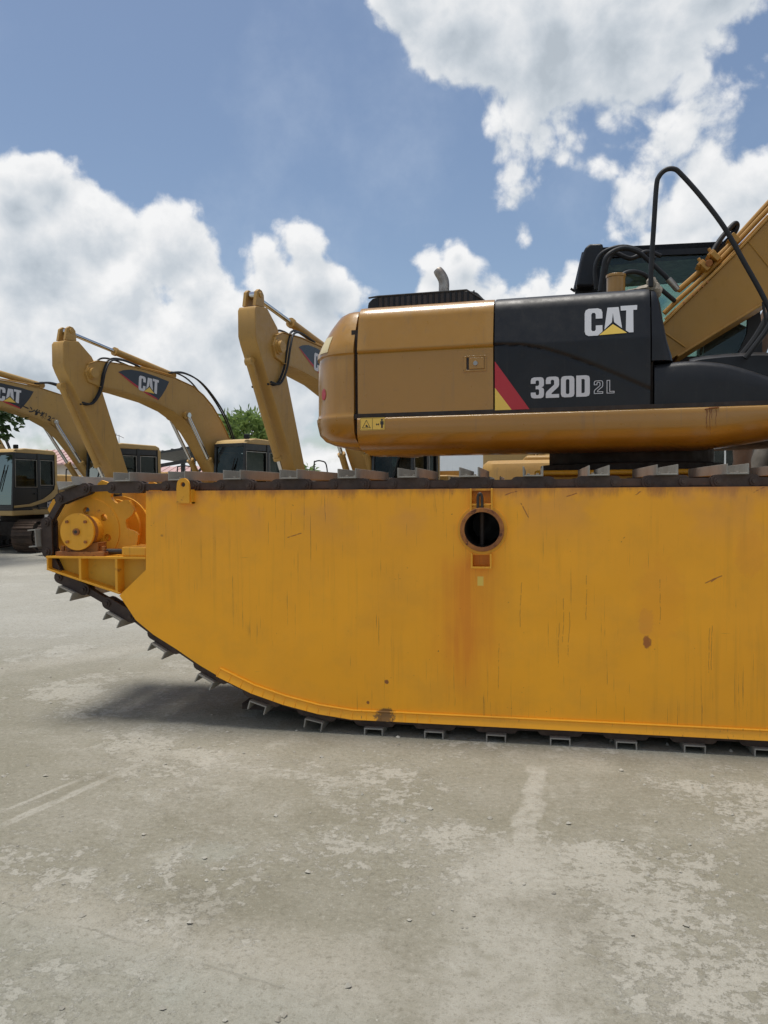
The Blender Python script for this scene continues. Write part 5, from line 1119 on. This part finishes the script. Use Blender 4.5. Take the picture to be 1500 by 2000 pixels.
# rebar column and lamp post
a_ = far(plat(228, 40), 40); e = thing('concrete_column', 'unfinished concrete column with bare rebar ends above a cab roof', 'column', (a_.x, a_.y, 0), R(YAW))
mb = MB(); mb.box((-.22, -.22, 0), (.22, .22, 4.0)); mb.build('shaft', 'wall2', e, bevel=.02)
mb = MB()
for x, y, h_ in ((-.15, -.1, .75), (-.05, .12, .7), (.05, -.12, .78), (.13, .1, .72)): mb.cyl((x, y, 3.9), (x+.02, y, 4.0+h_), .012, 6)
mb.tube([(.05, -.12, 4.7), (.13, .1, 4.68), (.4, .1, 4.55)], .012, 6); mb.build('rebar', 'soil_shade', e)
a_ = far(plat(512, 46), 46); e = thing('lamp_post', 'slim white lamp post rising behind the leafy tree', 'lamp post', (a_.x, a_.y, 0), R(YAW))
mb = MB(); mb.tube([(0, 0, 0), (0, 0, 6.6)], [.09, .05], 12); mb.build('pole', 'white', e); mb = MB(); mb.box((-.10, -.25, 6.5), (.10, .1, 6.9), Matrix.Rotation(R(20), 3, 'X')); mb.build('lamp_head', 'white', e, bevel=.02)

# ================================================================ TREES
def tree(label, base, h, crown_c, crown_r, nclump, lpc, leaf, mat, bark='bark2', lean=None, trunk_r=.14, name='tree', wide=.28, droop=.5, seed=1, flat=1.0, roots=False):
    rn = random.Random(seed)
    e = thing(name, label, 'tree', (base.x, base.y, 0), R(YAW))
    cc = Vector(crown_c)
    mb = MB(); mid = Vector((cc.x*.35, 0, h*.45)); tp__ = cc*1.0; tp__.z = cc.z-crown_r*.2
    mb.tube(smooth_path([(0, 0, -.1), (cc.x*.12, 0, h*.15), mid, tp__], 5), [trunk_r*(1.5-k_/15*1.1) for k_ in range(16)], 14)
    for k_ in range(9):
        a_ = rn.uniform(0, 6.28); st__ = mid.lerp(tp__, rn.uniform(.3, 1)); en = cc+Vector((math.cos(a_), math.sin(a_), rn.uniform(-.3, .8)))*crown_r*.75
        mb.tube(smooth_path([st__, st__.lerp(en, .5)+Vector((0, 0, .1)), en], 3), trunk_r*.35, 6, r2=.015)
    if roots:
        for k_ in range(9):
            a_ = 2*math.pi*k_/9+rn.uniform(-.2, .2); mb.tube(smooth_path([(math.cos(a_)*trunk_r*.55+.2, math.sin(a_)*trunk_r*.55, 3.5), (math.cos(a_)*trunk_r*.95, math.sin(a_)*trunk_r*.95, 2.5), (math.cos(a_)*trunk_r*1.9, math.sin(a_)*trunk_r*1.9, 1.75), (math.cos(a_)*trunk_r*3.4, math.sin(a_)*trunk_r*3.4, -.1)], 4), trunk_r*.55, 8, r2=.06)
    mb.build('trunk', bark, e, ang=60)
    mb = MB()
    for c_ in range(nclump):
        while True:
            q_ = Vector((rn.uniform(-1, 1), rn.uniform(-1, 1), rn.uniform(-1, 1)))
            if q_.length < 1: break
        q_ = q_.normalized()*(q_.length**.45); q_.z *= flat
        ctr = cc+q_*crown_r*rn.uniform(.8, 1.08)
        axis = (q_+Vector((0, 0, .6))).normalized()
        for l_ in range(lpc):
            d_ = (axis+Vector((rn.gauss(0, .8), rn.gauss(0, .8), rn.gauss(0, .6)-droop))).normalized(); L_ = leaf*rn.uniform(.7, 1.25); w_ = L_*wide*.5
            s_ = d_.cross(Vector((rn.gauss(0, 1), rn.gauss(0, 1), rn.gauss(0, 1)))).normalized(); b0 = ctr+Vector((rn.gauss(0, .05), rn.gauss(0, .05), rn.gauss(0, .05)))*1.5; m_ = b0+d_*L_*.5+Vector((0, 0, .02)); t__ = b0+d_*L_-Vector((0, 0, L_*.18))
            mb.add([b0, m_+s_*w_, t__, m_-s_*w_], [(0, 1, 2), (0, 2, 3)])
    mb.build('crown', mat, e, smooth=False, fix=False); return e
b_ = far(plat(482, 27), 27)
tree('leafy mango tree with long drooping leaves behind the middle excavators', b_, 4.2, (0, 0, 3.55), .88, 120, 12, .46, 'leaf', seed=3, wide=.17, droop=.3, flat=1.0)
b_ = far(plat(598, 29), 29); tree('small leafy tree showing only a tuft beside the tallest stick', b_, 2.4, (-.05, 0, 2.2), .38, 30, 10, .3, 'leaf', seed=5, wide=.2, droop=.35)
b_ = far(plat(-190, 19), 19); tree('broad leaved dark tree reaching in at the left edge above the cab', b_, 4, (0, 0, 3.75), 2.75, 520, 11, .19, 'leafd', seed=9, wide=.62, flat=.33, trunk_r=.2)
b_ = far(plat(1542, 12.5), 12.5); tree('thick grey tree trunk with flaring roots at the right edge', b_, 9, (2.4, 0, 8.2), 1.9, 200, 12, .22, 'leafd', bark='bark', seed=11, wide=.5, trunk_r=.42, roots=True)
# palm-like leaning trunk
b_ = far(plat(1438, 11), 11); e = thing('palm_tree', 'leaning rough brown palm trunk close behind the black cab', 'tree', (b_.x, b_.y, 0), R(YAW))
mb = MB(); pts_ = smooth_path([(0, 0, -.05), (.06, 0, 1.8), (.38, 0, 3.9), (1.9, 0, 7.4)], 14); mb.tube(pts_, [.13+.018*(k_ % 2)-.001*k_ for k_ in range(len(pts_))], 16); mb.build('trunk', 'bark2', e, ang=30)
mb = MB()
for k_ in range(14):
    a_ = 2*math.pi*k_/14; d_ = Vector((math.cos(a_), math.sin(a_), 0))
    if d_.x < -.2: continue
    sp_ = smooth_path([Vector((1.9, 0, 7.35)), Vector((1.9, 0, 7.75))+d_*.6, Vector((1.9, 0, 7.6))+d_*1.3, Vector((1.9, 0, 6.9))+d_*1.9], 6); mb.tube(sp_, .015, 5)
    for q_ in range(2, len(sp_)-1):
        t_ = (sp_[q_+1]-sp_[q_]).normalized(); s_ = t_.cross(Vector((0, 0, 1))).normalized()
        for sg in (-1, 1):
            b1 = sp_[q_]; mb.add([b1, b1+s_*sg*.3+t_*.14-Vector((0, 0, .10)), b1+s_*sg*.55+t_*.2-Vector((0, 0, .28)), b1+t_*.06], [(0, 1, 2), (0, 2, 3)])
mb.build('crown', 'leafd', e, smooth=False, fix=False)
